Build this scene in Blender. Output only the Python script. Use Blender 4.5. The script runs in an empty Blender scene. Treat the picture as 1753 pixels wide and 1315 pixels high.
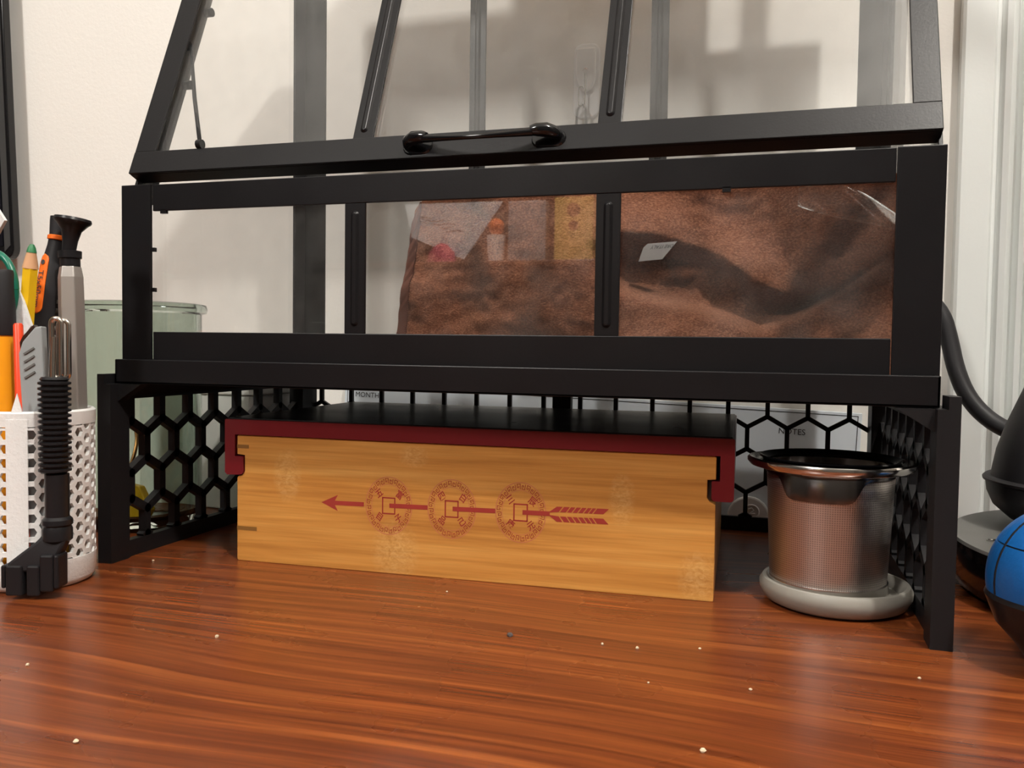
import bpy, bmesh, math, random
from mathutils import Vector, Matrix, noise as mnoise
random.seed(7)
PI = math.pi
scene = bpy.context.scene
COL = scene.collection

# ------------------------------------------------------------------ camera
cam_d = bpy.data.cameras.new('camera'); cam = bpy.data.objects.new('camera', cam_d); COL.objects.link(cam)
yaw, pitch, roll = -0.29057, 0.04143, 0.01407
fwd = Vector((math.sin(yaw)*math.cos(pitch), math.cos(yaw)*math.cos(pitch), -math.sin(pitch)))
rt = Vector((math.cos(yaw), -math.sin(yaw), 0)); up = rt.cross(fwd)
r2 = rt*math.cos(roll) + up*math.sin(roll); u2 = -rt*math.sin(roll) + up*math.cos(roll)
cam.matrix_world = Matrix(((r2.x, u2.x, -fwd.x, .37463), (r2.y, u2.y, -fwd.y, -.41977), (r2.z, u2.z, -fwd.z, .13177), (0, 0, 0, 1)))
cam_d.sensor_width = 36; cam_d.lens = 1452.97/1753*36; cam_d.clip_start = .01
scene.camera = cam

# ------------------------------------------------------------------ light, world, exposure
scene.view_settings.view_transform = 'Standard'; scene.view_settings.look = 'None'
scene.view_settings.gamma = 1; scene.view_settings.use_curve_mapping = False
scene.view_settings.exposure = 0.56
w = bpy.data.worlds.new('world'); scene.world = w; w.use_nodes = True
w.node_tree.nodes['Background'].inputs[0].default_value = (1, .96, .92, 1)
w.node_tree.nodes['Background'].inputs[1].default_value = .05

def light(name, kind, loc, power, color, target=None, **kw):
    d = bpy.data.lights.new(name, kind); d.energy = power; d.color = color
    for k, v in kw.items(): setattr(d, k, v)
    o = bpy.data.objects.new(name, d); o.location = loc; COL.objects.link(o)
    if target is not None:
        o.rotation_euler = (Vector(target)-Vector(loc)).to_track_quat('-Z', 'Y').to_euler()
    return o
light('key_lamp', 'POINT', (1.0, -.78, 1.60), 49, (1, .955, .89), shadow_soft_size=.035)
light('left_lamp', 'AREA', (-.38, -1.45, 1.30), 13.5, (1, .96, .90), (-.1, .30, .25), size=.25)
light('ceiling_fill', 'AREA', (-.75, -.95, .75), 5, (1, .965, .91), (-.75, -.75, 1.7), size=.3)  # added fill, washes the ceiling that the lid glass mirrors
light('ceiling_fill_right', 'AREA', (1.0, -.75, .9), 3.5, (1, .965, .91), (.9, -.6, 1.7), size=.3)  # second added fill, brightens the ceiling on the right

# ------------------------------------------------------------------ materials
def mat(name, color, rough=.5, metal=0, spec=.5, trans=0, ior=1.45, coat=0):
    m = bpy.data.materials.new(name); m.use_nodes = True
    b = m.node_tree.nodes['Principled BSDF']
    b.inputs['Base Color'].default_value = (*color, 1); b.inputs['Roughness'].default_value = rough
    b.inputs['Metallic'].default_value = metal; b.inputs['Specular IOR Level'].default_value = spec
    b.inputs['Transmission Weight'].default_value = trans; b.inputs['IOR'].default_value = ior
    b.inputs['Coat Weight'].default_value = coat
    return m
class NT:
    def __init__(s, m): s.t = m.node_tree; s.b = s.t.nodes['Principled BSDF']
    def n(s, kind, **kw):
        x = s.t.nodes.new(kind)
        for k, v in kw.items():
            if k in ('dims',): x.noise_dimensions = v
            else: setattr(x, k, v)
        return x
    def l(s, a, b): s.t.links.new(a, b)
    def coord(s, scale=(1, 1, 1), rot=(0, 0, 0), loc=(0, 0, 0), out='Object'):
        c = s.n('ShaderNodeTexCoord'); mp = s.n('ShaderNodeMapping')
        mp.inputs['Scale'].default_value = scale; mp.inputs['Rotation'].default_value = rot; mp.inputs['Location'].default_value = loc
        s.l(c.outputs[out], mp.inputs[0]); return mp.outputs[0]
    def noise(s, vec, scale=1, detail=3, rough=.5, dist=0):
        x = s.n('ShaderNodeTexNoise'); s.l(vec, x.inputs['Vector'])
        x.inputs['Scale'].default_value = scale; x.inputs['Detail'].default_value = detail
        x.inputs['Roughness'].default_value = rough; x.inputs['Distortion'].default_value = dist
        return x.outputs['Fac']
    def ramp(s, fac, stops):
        r = s.n('ShaderNodeValToRGB'); e = r.color_ramp.elements
        while len(e) < len(stops): e.new(.5)
        for i, (p, c) in enumerate(stops):
            e[i].position = p; e[i].color = (*c, 1) if len(c) == 3 else c
        s.l(fac, r.inputs[0]); return r.outputs[0]
    def mix(s, fac, a, b, mode='MIX'):
        x = s.n('ShaderNodeMix', data_type='RGBA', blend_type=mode)
        for sock, v in ((x.inputs[0], fac), (x.inputs[6], a), (x.inputs[7], b)):
            if hasattr(v, 'links'): s.l(v, sock)
            elif isinstance(v, (tuple, list)): sock.default_value = (*v, 1)
            else: sock.default_value = v
        return x.outputs[2]
    def math(s, op, a, b=0, c=0):
        x = s.n('ShaderNodeMath', operation=op)
        for i, v in enumerate((a, b, c)):
            if hasattr(v, 'links'): s.l(v, x.inputs[i])
            else: x.inputs[i].default_value = v
        return x.outputs[0]
    def bump(s, h, strength=.3, dist=.001):
        x = s.n('ShaderNodeBump'); x.inputs['Strength'].default_value = strength; x.inputs['Distance'].default_value = dist
        s.l(h, x.inputs['Height']); s.l(x.outputs[0], s.b.inputs['Normal'])
    def color(s, c): s.l(c, s.b.inputs['Base Color'])
    def rough(s, c): s.l(c, s.b.inputs['Roughness'])

# metal with a fine powder coat
M = {}
def powder(name, col, rough):
    m = mat(name, col, rough, spec=.34); t = NT(m)
    n = t.noise(t.coord(), 900, 2); t.bump(n, .12, .0003)
    r = t.noise(t.coord(), 30, 3); t.rough(t.math('MULTIPLY_ADD', r, .12, rough-.06))
    return m
M['black_metal'] = powder('black_metal', (.0075, .007, .008), .34)
M['black_print'] = powder('black_print', (.0085, .008, .009), .5)
M['black_plastic'] = powder('black_plastic', (.013, .0125, .014), .3)
M['black_soft'] = powder('black_soft', (.018, .017, .019), .5)
M['gloss_black'] = mat('gloss_black', (.005, .005, .006), .12)

# desk
m = mat('desk_laminate', (.3, .07, .02), .26, spec=.5); t = NT(m)
co = t.coord((1, 1, 1), (0, 0, math.radians(-1)))
sep = t.n('ShaderNodeSeparateXYZ'); t.l(co, sep.inputs[0])
warp = t.noise(t.coord((2.2, 3.0, 1), loc=(.4, .1, 0)), 1.3, 1, .5)
yy = t.math('MULTIPLY_ADD', warp, .075, sep.outputs[1])
cmb = t.n('ShaderNodeCombineXYZ'); t.l(t.math('MULTIPLY', sep.outputs[0], 2.0), cmb.inputs[0]); t.l(t.math('MULTIPLY', yy, 118), cmb.inputs[1])
g1 = t.noise(cmb.outputs[0], 1.15, 4, .6)
cmb2 = t.n('ShaderNodeCombineXYZ'); t.l(t.math('MULTIPLY', sep.outputs[0], 9), cmb2.inputs[0]); t.l(t.math('MULTIPLY', yy, 420), cmb2.inputs[1])
g2 = t.noise(cmb2.outputs[0], 1, 3, .6)
base = t.ramp(g1, [(.28, (.090, .019, .007)), (.43, (.155, .036, .0100)), (.55, (.215, .053, .0130)), (.70, (.32, .090, .021))])
fine = t.ramp(g2, [(.3, (.52, .49, .46)), (.7, (1.22, 1.22, 1.22))])
t.color(t.mix(.8, base, fine, 'MULTIPLY'))
sm = t.noise(t.coord((1, 1, 1)), 14, 4); t.rough(t.math('MULTIPLY_ADD', sm, .16, .2))
t.bump(g2, .05, .0004)
M['desk'] = m

# painted wall
def paint(name, col, rough, bump=.25, sc=220):
    m = mat(name, col, rough); t = NT(m)
    n = t.noise(t.coord(), sc, 3, .6); n2 = t.noise(t.coord(), 18, 2)
    t.bump(t.math('ADD', n, t.math('MULTIPLY', n2, 1.5)), bump, .0008)
    v = t.noise(t.coord(), 3.5, 3); t.color(t.mix(v, tuple(c*.97 for c in col), tuple(min(1, c*1.03) for c in col)))
    return m
M['wall'] = paint('wall_paint', (.88, .85, .80), .75)
M['ceiling'] = paint('ceiling_paint', (.74, .725, .69), .8)
M['casing'] = paint('casing_paint', (.80, .82, .80), .28, .3, 90)
M['floor'] = paint('floor_brown', (.12, .07, .04), .5)
M['room'] = paint('dimmed_room_paint', (.10, .088, .075), .8)  # unseen walls, darkened in colour to dim what the panes mirror

# panes: clear, with a Fresnel sheen and a little dust
m = bpy.data.materials.new('pane_clear'); m.use_nodes = True; nt = m.node_tree; nt.nodes.remove(nt.nodes['Principled BSDF'])
out = nt.nodes['Material Output']; N = nt.nodes.new; Lk = nt.links.new
tr = N('ShaderNodeBsdfTransparent'); tr.inputs[0].default_value = (.993, .995, .994, 1)
gl = N('ShaderNodeBsdfGlossy'); gl.inputs['Roughness'].default_value = .01; gl.inputs['Color'].default_value = (1, 1, 1, 1)
geo = N('ShaderNodeNewGeometry'); mi = N('ShaderNodeMath'); mi.operation = 'MULTIPLY_ADD'
mi.inputs[1].default_value = 1/1.5-1.5; mi.inputs[2].default_value = 1.5; Lk(geo.outputs['Backfacing'], mi.inputs[0])
fr = N('ShaderNodeFresnel'); Lk(mi.outputs[0], fr.inputs['IOR'])
mx = N('ShaderNodeMixShader'); Lk(fr.outputs[0], mx.inputs[0]); Lk(tr.outputs[0], mx.inputs[1]); Lk(gl.outputs[0], mx.inputs[2])
df = N('ShaderNodeBsdfDiffuse'); df.inputs[0].default_value = (.8, .8, .78, 1)
tc = N('ShaderNodeTexCoord'); nz = N('ShaderNodeTexNoise'); nz.inputs['Scale'].default_value = 55; nz.inputs['Detail'].default_value = 5; Lk(tc.outputs['Object'], nz.inputs[0])
mr = N('ShaderNodeMapRange'); mr.inputs['From Min'].default_value = .35; mr.inputs['From Max'].default_value = .8; mr.inputs['To Min'].default_value = .004; mr.inputs['To Max'].default_value = .03; Lk(nz.outputs['Fac'], mr.inputs[0])
mx2 = N('ShaderNodeMixShader'); Lk(mr.outputs[0], mx2.inputs[0]); Lk(mx.outputs[0], mx2.inputs[1]); Lk(df.outputs[0], mx2.inputs[2]); Lk(mx2.outputs[0], out.inputs[0])
M['pane'] = m
# thin clear plastic strip
M['clear_plastic'] = m.copy(); M['clear_plastic'].name = 'clear_plastic'

# bamboo
m = mat('bamboo', (.6, .34, .12), .38); t = NT(m)
co = t.coord((5, 5, 150)); g = t.noise(co, 1, 4, .6)
co2 = t.coord((16, 16, 700)); g2 = t.noise(co2, 1, 2, .6)
big = t.noise(t.coord((7, 7, 22)), 1, 2)
c = t.ramp(g, [(.30, (.42, .170, .032)), (.5, (.58, .265, .058)), (.72, (.69, .36, .095))])
c = t.mix(.5, c, t.ramp(g2, [(.3, (.78, .74, .68)), (.7, (1.12, 1.12, 1.12))]), 'MULTIPLY')
c = t.mix(.5, c, t.ramp(big, [(.3, (.86, .82, .76)), (.7, (1.08, 1.08, 1.08))]), 'MULTIPLY')
# nodes of the cane: short knotted patches at a few places
sp = t.n('ShaderNodeSeparateXYZ'); t.l(t.coord((1, 1, 1)), sp.inputs[0])
msk = None
for cx, cz, wx, wz in ((.034, .054, .010, .018), (.104, .013, .016, .020), (.235, .051, .008, .016), (.276, .012, .012, .016), (.115, .069, .010, .007)):
    dx = t.math('DIVIDE', t.math('SUBTRACT', sp.outputs[0], cx), wx); dz = t.math('DIVIDE', t.math('SUBTRACT', sp.outputs[2], cz), wz)
    d = t.math('SUBTRACT', 1, t.math('ADD', t.math('MULTIPLY', dx, dx), t.math('MULTIPLY', dz, dz))); d.node.use_clamp = True
    msk = d if msk is None else t.math('MAXIMUM', msk, d)
kn = t.noise(t.coord((260, 260, 420)), 1, 3, .6, 1.2)
kf = t.math('MULTIPLY', msk, .42)
c = t.mix(kf, c, t.ramp(kn, [(.35, (.42, .21, .06)), (.5, (.62, .36, .12)), (.66, (.76, .52, .24))]))
t.color(c); t.bump(g2, .1, .0003)
M['bamboo'] = m
M['bamboo_dark'] = mat('bamboo_dark', (.22, .10, .022), .45)
m = mat('maroon_lacquer', (.145, .0075, .0115), .33); t = NT(m); t.bump(t.noise(t.coord((40, 40, 500)), 1, 2), .1, .0003); M['maroon'] = m
M['tray_top'] = powder('tray_top', (.006, .007, .008), .3)
M['red_ink'] = mat('red_ink', (.33, .035, .025), .5)
M['pink_ink'] = mat('pink_ink', (.50, .14, .085), .5)

# steel mesh
m = mat('steel_mesh', (.62, .59, .57), .36, metal=1); t = NT(m)
tcd = t.n('ShaderNodeTexCoord'); s1 = t.n('ShaderNodeSeparateXYZ'); t.l(tcd.outputs['UV'], s1.inputs[0])
hu = t.math('SINE', t.math('MULTIPLY', s1.outputs[0], 2*PI*170)); hv = t.math('SINE', t.math('MULTIPLY', s1.outputs[1], 2*PI*62))
h = t.math('MULTIPLY', t.math('MULTIPLY_ADD', hu, .5, .5), t.math('MULTIPLY_ADD', hv, .5, .5)); t.bump(h, .25, .0003)
t.color(t.mix(h, (.78, .74, .71), (.33, .31, .30))); M['steel_mesh'] = m
M['steel'] = mat('steel', (.72, .70, .68), .16, metal=1)
M['steel_dark'] = mat('steel_dark', (.20, .19, .19), .2, metal=1)
M['chrome'] = mat('chrome', (.80, .77, .73), .12, metal=1)
M['alu'] = powder('brushed_aluminium', (.52, .49, .46), .38); M['alu'].node_tree.nodes['Principled BSDF'].inputs['Metallic'].default_value = .75
M['grey_silicone'] = mat('grey_silicone', (.30, .285, .25), .42)
M['jar'] = mat('green_glass', (.68, .76, .70), .02, trans=1, ior=1.45)
M['white_print'] = paint('white_print', (.84, .84, .83), .5, .4, 500)
M['white_plastic'] = mat('white_plastic', (.80, .79, .76), .32)
M['hook_plastic'] = mat('hook_plastic', (.90, .89, .90), .25)
M['orange'] = mat('orange_rubber', (.92, .17, .012), .45)
M['marker_orange'] = mat('marker_orange', (.90, .36, .012), .25, coat=.5)
M['red_pen'] = mat('red_pen', (.78, .06, .015), .35)
M['yellow'] = mat('yellow_paint', (.82, .50, .01), .35)
M['wood_tip'] = mat('wood_tip', (.62, .34, .18), .6)
M['green'] = mat('green_lead', (.03, .18, .07), .45)
M['green_plastic'] = mat('green_plastic', (.006, .14, .085), .3)
M['grey_plastic'] = mat('grey_plastic', (.30, .32, .325), .45)
M['paper'] = paint('paper', (.76, .77, .77), .7, .6, 300)
M['gold'] = mat('gold_plastic', (.85, .48, .01), .3)
M['copper'] = mat('copper_wire', (.75, .33, .14), .25, metal=1)
M['amber'] = mat('amber_plastic', (.35, .20, .02), .2)
M['blue'] = paint('blue_rubber', (.005, .10, .34), .38, .3, 400)
M['board'] = mat('planner_board', (.70, .75, .80), .3)
M['ink'] = mat('grey_ink', (.05, .05, .055), .6)
M['lamp_grey'] = powder('lamp_grey', (.13, .127, .12), .42)
M['tag'] = mat('shaded_tag', (.27, .255, .25), .7)  # white tag with its shade mixed into the colour
M['crumb'] = mat('crumb', (.72, .60, .42), .8)
M['crumb_dark'] = mat('crumb_dark', (.09, .075, .07), .8)
M['screen'] = mat('screen_off', (.006, .006, .010), .15)
M['bezel'] = mat('bezel_grey', (.055, .055, .055), .35)
M['wood_dark'] = mat('wood_dark', (.14, .05, .022), .4)
M['kraft'] = mat('kraft_paper', (.55, .36, .17), .7)
M['poster'] = mat('poster_yellow', (.72, .47, .10), .6)
M['pink'] = mat('pink_cloth', (.60, .06, .14), .7)
# towel
m = mat('brown_microfibre', (.2, .08, .05), .95, spec=.1); t = NT(m)
n1 = t.noise(t.coord((1, 1, 1.6)), 620, 4, .7); n2 = t.noise(t.coord(), 24, 3)
c = t.ramp(n1, [(.28, (.095, .030, .016)), (.5, (.24, .088, .048)), (.75, (.47, .21, .12))])
t.color(t.mix(.5, c, t.ramp(n2, [(.3, (.75, .72, .7)), (.7, (1.1, 1.1, 1.1))]), 'MULTIPLY')); t.bump(n1, .9, .002)
t.b.inputs['Sheen Weight'].default_value = .35; t.b.inputs['Sheen Tint'].default_value = (.9, .55, .38, 1)
M['towel'] = m
M['stitch'] = mat('brown_thread', (.11, .035, .02), .9)

# ------------------------------------------------------------------ geometry helpers
def worigin(o):
    p = Vector((0, 0, 0))
    while o is not None: p += o.location; o = o.parent
    return p
def empty(name, loc, label, cat, group=None):
    o = bpy.data.objects.new(name, None); COL.objects.link(o); o.location = loc; o.empty_display_size = .01
    return tag(o, label, cat, group)
def tag(o, label=None, cat=None, group=None, kind=None):
    if label: o['label'] = label
    if cat: o['category'] = cat
    if group: o['group'] = group
    if kind: o['kind'] = kind
    return o
class MB:
    def __init__(s, xf=None): s.v = []; s.f = []; s.xf = xf or Matrix.Identity(4); s.uv = None
    def add(s, vs, fs):
        k = len(s.v); s.v += [s.xf @ Vector(v) for v in vs]; s.f += [tuple(i+k for i in f) for f in fs]; return s
    def box(s, a, b):
        (x0, y0, z0), (x1, y1, z1) = a, b
        return s.hexa([(x0, y0, z0), (x1, y0, z0), (x1, y1, z0), (x0, y1, z0), (x0, y0, z1), (x1, y0, z1), (x1, y1, z1), (x0, y1, z1)])
    def hexa(s, p): return s.add(p, [(3, 2, 1, 0), (4, 5, 6, 7), (0, 1, 5, 4), (1, 2, 6, 5), (2, 3, 7, 6), (3, 0, 4, 7)])
    def frame(s, o, e1, e2, e3, a, b):
        o, e1, e2, e3 = map(Vector, (o, e1, e2, e3))
        return s.hexa([o+e1*p[0]+e2*p[1]+e3*p[2] for p in [(a[0], a[1], a[2]), (b[0], a[1], a[2]), (b[0], b[1], a[2]), (a[0], b[1], a[2]), (a[0], a[1], b[2]), (b[0], a[1], b[2]), (b[0], b[1], b[2]), (a[0], b[1], b[2])]])
    def tube(s, pts, rad, n=12, caps=True, flat=None):
        pts = [Vector(p) for p in pts]; R = rad if isinstance(rad, (list, tuple)) else [rad]*len(pts)
        prev = None; rings = []
        for i, p in enumerate(pts):
            d = (pts[min(i+1, len(pts)-1)]-pts[max(i-1, 0)]).normalized()
            if prev is None: a = d.orthogonal().normalized()
            else: a = (prev - d*prev.dot(d)).normalized()
            prev = a; b = d.cross(a)
            rings.append([p+(a*math.cos(2*PI*k/n)+b*math.sin(2*PI*k/n))*R[i] for k in range(n)])
        vs = [q for r in rings for q in r]; fs = []
        for i in range(len(pts)-1):
            for k in range(n): fs.append((i*n+k, i*n+(k+1) % n, (i+1)*n+(k+1) % n, (i+1)*n+k))
        if caps: fs += [tuple(range(n-1, -1, -1)), tuple((len(pts)-1)*n+k for k in range(n))]
        return s.add(vs, fs)
    def lathe(s, prof, c=(0, 0, 0), n=48, sx=1, sy=1, closed=False):
        vs = []; m_ = len(prof)
        for r, z in prof:
            for k in range(n):
                a = 2*PI*k/n; vs.append((c[0]+r*sx*math.cos(a), c[1]+r*sy*math.sin(a), c[2]+z))
        fs = []
        rng = m_ if closed else m_-1
        for i in range(rng):
            j = (i+1) % m_
            for k in range(n): fs.append((i*n+k, i*n+(k+1) % n, j*n+(k+1) % n, j*n+k))
        if not closed:
            if prof[0][0] > 1e-6: fs.append(tuple(range(n-1, -1, -1)))
            if prof[-1][0] > 1e-6: fs.append(tuple((m_-1)*n+k for k in range(n)))
        return s.add(vs, fs)
    def prism(s, poly, y0, y1, axes='xz'):
        n = len(poly)
        if axes == 'xz': vs = [(x, y0, z) for x, z in poly]+[(x, y1, z) for x, z in poly]
        elif axes == 'yz': vs = [(y0, y, z) for y, z in poly]+[(y1, y, z) for y, z in poly]
        else: vs = [(x, y, y0) for x, y in poly]+[(x, y, y1) for x, y in poly]
        return s.add(vs, [tuple(range(n)), tuple(range(2*n-1, n-1, -1))]+[(i, n+i, n+(i+1) % n, (i+1) % n) for i in range(n)])
    def build(s, name, m_, parent=None, smooth=False, bevel=0, seg=2, auto=None):
        o0 = worigin(parent); me = bpy.data.meshes.new(name)
        me.from_pydata([tuple(v-o0) for v in s.v], [], s.f); me.update()
        bm = bmesh.new(); bm.from_mesh(me)
        if smooth: bmesh.ops.remove_doubles(bm, verts=bm.verts, dist=1e-6)
        bmesh.ops.recalc_face_normals(bm, faces=bm.faces); bm.to_mesh(me); bm.free()
        me.materials.append(M[m_] if isinstance(m_, str) else m_)
        if smooth:
            me.polygons.foreach_set('use_smooth', [True]*len(me.polygons)); me.set_sharp_from_angle(angle=auto or math.radians(38))
        o = bpy.data.objects.new(name, me); COL.objects.link(o); o.parent = parent
        if bevel:
            b = o.modifiers.new('bevel', 'BEVEL'); b.width = bevel; b.segments = seg; b.limit_method = 'ANGLE'; b.harden_normals = False
        return o
def arc(cx, cy, r, a0, a1, n): return [(cx+r*math.cos(a0+(a1-a0)*i/n), cy+r*math.sin(a0+(a1-a0)*i/n)) for i in range(n+1)]
def text_mesh(body, size, mb, place, res=3, fat=0):
    """flat lettering: every point of the letters goes through place(u, v)"""
    c = bpy.data.curves.new('lettering', 'FONT'); c.body = body; c.size = size; c.align_x = 'CENTER'; c.align_y = 'CENTER'; c.resolution_u = res; c.offset = fat
    o = bpy.data.objects.new('lettering', c); COL.objects.link(o)
    me = bpy.data.meshes.new_from_object(o.evaluated_get(bpy.context.evaluated_depsgraph_get()))
    mb.add([place(v.co.x, v.co.y) for v in me.vertices], [tuple(p.vertices) for p in me.polygons])
    bpy.data.objects.remove(o); bpy.data.meshes.remove(me)

# ------------------------------------------------------------------ room
WY = .295
mb = MB(); mb.box((-1.6, WY, -.75), (1.6, WY+.1, 1.7)); tag(mb.build('wall_back', 'wall'), 'plain beige painted wall behind the desk', kind='structure')
mb = MB(); mb.box((-1.7, -2.2, -.75), (-1.6, WY+.1, 1.7)); tag(mb.build('wall_left', 'room'), 'side wall darkened to dim the reflections', kind='structure')
mb = MB(); mb.box((1.6, -2.2, -.75), (1.7, WY+.1, 1.7)); tag(mb.build('wall_right', 'room'), 'side wall darkened to dim the reflections', kind='structure')
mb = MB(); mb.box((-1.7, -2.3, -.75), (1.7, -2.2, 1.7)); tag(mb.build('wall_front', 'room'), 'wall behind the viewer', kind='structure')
mb = MB(); mb.box((-1.7, -2.3, -.85), (1.7, WY+.1, -.75)); tag(mb.build('floor', 'floor'), 'brown floor under the desk', kind='structure')
mb = MB(); mb.box((-1.7, -2.3, 1.7), (1.7, WY+.1, 1.8)); tag(mb.build('ceiling', 'ceiling'), 'white ceiling', kind='structure')
# moulded door casing
prof = [(.5075, WY+.002), (.5075, WY-.010), (.5095, WY-.012), (.5290, WY-.012), (.5310, WY-.009), (.5335, WY-.0085), (.5358, WY-.0145), (.5395, WY-.0165), (.5425, WY-.0135), (.5445, WY-.0075),
        (.5460, WY-.0080), (.5480, WY-.0150), (.5510, WY-.0165), (.5530, WY-.0115), (.5555, WY-.0170), (.5600, WY-.019), (.5640, WY-.017), (.5660, WY-.020), (.595, WY-.022), (.60, WY-.018), (.60, WY+.002)]
mb = MB(); mb.prism(prof, -.75, 1.6, 'xy'); tag(mb.build('trim_1', 'casing', smooth=True), 'white moulded door casing at the right of the wall', kind='structure')

# ------------------------------------------------------------------ desk
desk = empty('desk', (.1, -.1, 0), 'reddish brown wood-grain desk carrying everything', 'desk')
mb = MB(); mb.box((-.75, -.50, -.026), (.72, .262, 0)); mb.build('desk_top', 'desk', desk, bevel=.002)
for x in (-.70, .67):
    for y in (-.45, .21):
        mb = MB(); mb.box((x-.02, y-.02, -.75), (x+.02, y+.02, -.0262)); mb.build('leg', 'black_metal', desk)

# ------------------------------------------------------------------ riser with hexagon panels
riser = empty('hexagon_riser', (.225, .11, 0), 'black 3D printed riser with hexagon lattice sides under the glass case', 'riser')
PH = .02792; SH = PH/math.sqrt(3)
def lattice(mb, u0, u1, v0, v1, ub, vb, wd, put):
    """struts of a pointy-top hexagon grid clipped to a rectangle; put(u, v, side) -> point"""
    segs = []
    for j in range(-1, 6):
        vc = vb+SH/2-j*1.5*SH; off = 0 if j % 2 == 0 else PH/2
        k0 = int((u0-ub)/PH)-2; k1 = int((u1-ub)/PH)+3
        for k in range(k0, k1):
            u = ub+off+k*PH
            segs.append(((u, vc+SH/2), (u, vc-SH/2)))
            for sg in (-1, 1): segs.append(((u, vc-SH/2), (u+sg*PH/2, vc-SH)))
    for a, b in segs:
        a = list(a); b = list(b)
        t0, t1 = 0., 1.; ok = True
        for i, (lo, hi) in enumerate(((u0, u1), (v0, v1))):
            d = b[i]-a[i]
            if abs(d) < 1e-9:
                if not lo <= a[i] <= hi: ok = False
            else:
                p, q_ = (lo-a[i])/d, (hi-a[i])/d
                if p > q_: p, q_ = q_, p
                t0 = max(t0, p); t1 = min(t1, q_)
        if not ok or t1-t0 < .02: continue
        A = Vector((a[0]+(b[0]-a[0])*t0, a[1]+(b[1]-a[1])*t0)); B = Vector((a[0]+(b[0]-a[0])*t1, a[1]+(b[1]-a[1])*t1))
        d = (B-A).normalized(); n = Vector((-d.y, d.x))*wd/2; e = d*wd*.28
        A -= e; B += e
        q = [A-n, B-n, B+n, A+n]
        mb.hexa([put(p.x, p.y, 0) for p in q]+[put(p.x, p.y, 1) for p in q])
XL, XR, YF, YB = -.0065, .4573, -.0071, .2290
def side_panel(left):
    sgn = 1 if left else -1; xo = XL if left else XR
    X = lambda d: xo+sgn*d
    mb = MB()
    def bx(d0, d1, y0, y1, z0, z1):
        a, b = sorted((X(d0), X(d1))); mb.box((a, y0, z0), (b, y1, z1))
    bx(0, .0095, YF, .0085, 0, .1075); bx(0, .0050, YF, .0085, .1075, .1134)      # front post and its lip beside the tray
    bx(.0018, .0072, .0085, .206, 0, .0102); bx(.0018, .0072, .0085, .206, .0978, .1075)
    bx(0, .0125, .206, YB, 0, .1075)
    # gusset that carries the tray corner
    g = [(X(.0095), .1075), (X(.026), .1075), (X(.0095), .097)]
    mb.prism(g, YF+.006, .006)
    g = [(X(.006), .1075), (X(.016), .1075), (X(.006), .0985)]
    mb.prism(g, .006, .206)
    lattice(mb, .0085, .206, .0102, .0978, .0136, .084, .0052, lambda u, v, s: (X(.002+.005*s), u, v))
    return mb.build('side_panel', 'black_print', riser)
side_panel(True); side_panel(False)
for u0, u1 in ((.006, .2225), (.2227, .4448)):
    mb = MB(); mb.box((u0, .2255, 0), (u1, YB, .0102)); mb.box((u0, .2255, .0965), (u1, YB, .1075))
    if u0 < .1: mb.box((.2158, .222, 0), (.2225, YB, .1075))
    else: mb.box((.2227, .222, 0), (.2303, YB, .1075))
    lattice(mb, u0, u1, .0102, .0965, .01206 if u0 < .1 else .23686-PH*8, .0848, .0032, lambda u, v, s: (u, .2255+.0030*s, v))
    mb.build('back_panel', 'black_print', riser)

# ------------------------------------------------------------------ greenhouse
gh = empty('mini_greenhouse', (.225, .11, .1076), 'black metal and glass mini greenhouse with its sloping lid ajar', 'greenhouse')
Z0, Z1 = .1078, .1223
GX0, GX1, GY0, GY1 = -.0012, .4508, .0075, .2190
mb = MB(); T = .0016
mb.box((0, 0, Z0), (.45, .2225, Z0+T))
mb.box((0, 0, Z0), (.45, T, Z1)); mb.box((0, .2225-T, Z0), (.45, .2225, Z1)); mb.box((0, 0, Z0), (T, .2225, Z1)); mb.box((.45-T, 0, Z0), (.45, .2225, Z1))
mb.build('base_tray', 'black_metal', gh, bevel=.0005)
PW = .0207
TAN = .40; c_ = 1/math.hypot(1, TAN); s_ = TAN*c_
SZ = Vector((0, s_, c_)); SN = Vector((0, -c_, s_)); LO = Vector((0, .0137, .2355))
LL = .245; YT = LO.y+LL*s_; ZT = LO.z+LL*c_ - .004
# corner posts: angles
def post(x0, x1, yf, z1, side, back=False):
    mb = MB(); t = .0022
    if not back: mb.box((x0, yf, Z0+T), (x1, yf+t, z1))
    else: mb.box((x0, yf-t, Z0+T), (x1, yf, z1))
    xo = x0 if side < 0 else x1
    a, b = (xo, xo+t) if side < 0 else (xo-t, xo)
    ya, yb = (yf+t, yf+.0195) if not back else (yf-.0175, yf-t)
    if not back: mb.box((a, ya, Z0+T), (b, yb, z1))
    else: mb.box((a, ya, Z0+T), (b, yb, z1))
    return mb.build('corner_post', 'black_metal', gh, bevel=.0004)
post(GX0, GX0+PW, GY0, .227, -1); post(GX1-PW, GX1, GY0, .227, 1)
post(GX0, GX0+PW, GY1, ZT, -1, True); post(GX1-PW, GX1, GY1, ZT, 1, True)
mb = MB(); mb.box((GX0+PW+.0012, GY0+.0008, Z1-.004), (GX1-PW-.0004, GY0+.003, .1390)); mb.build('front_rail', 'black_metal', gh, bevel=.0004)
mb = MB(); mb.box((GX0+PW+.0012, GY0+.0008, .2111), (GX1-PW-.0004, GY0+.003, .2268)); mb.build('front_rail', 'black_metal', gh, bevel=.0004)
mb = MB(); mb.box((GX0+PW, GY1-.003, Z1-.004), (GX1-PW, GY1-.0008, .136)); mb.build('back_rail', 'black_metal', gh, bevel=.0004)
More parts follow.
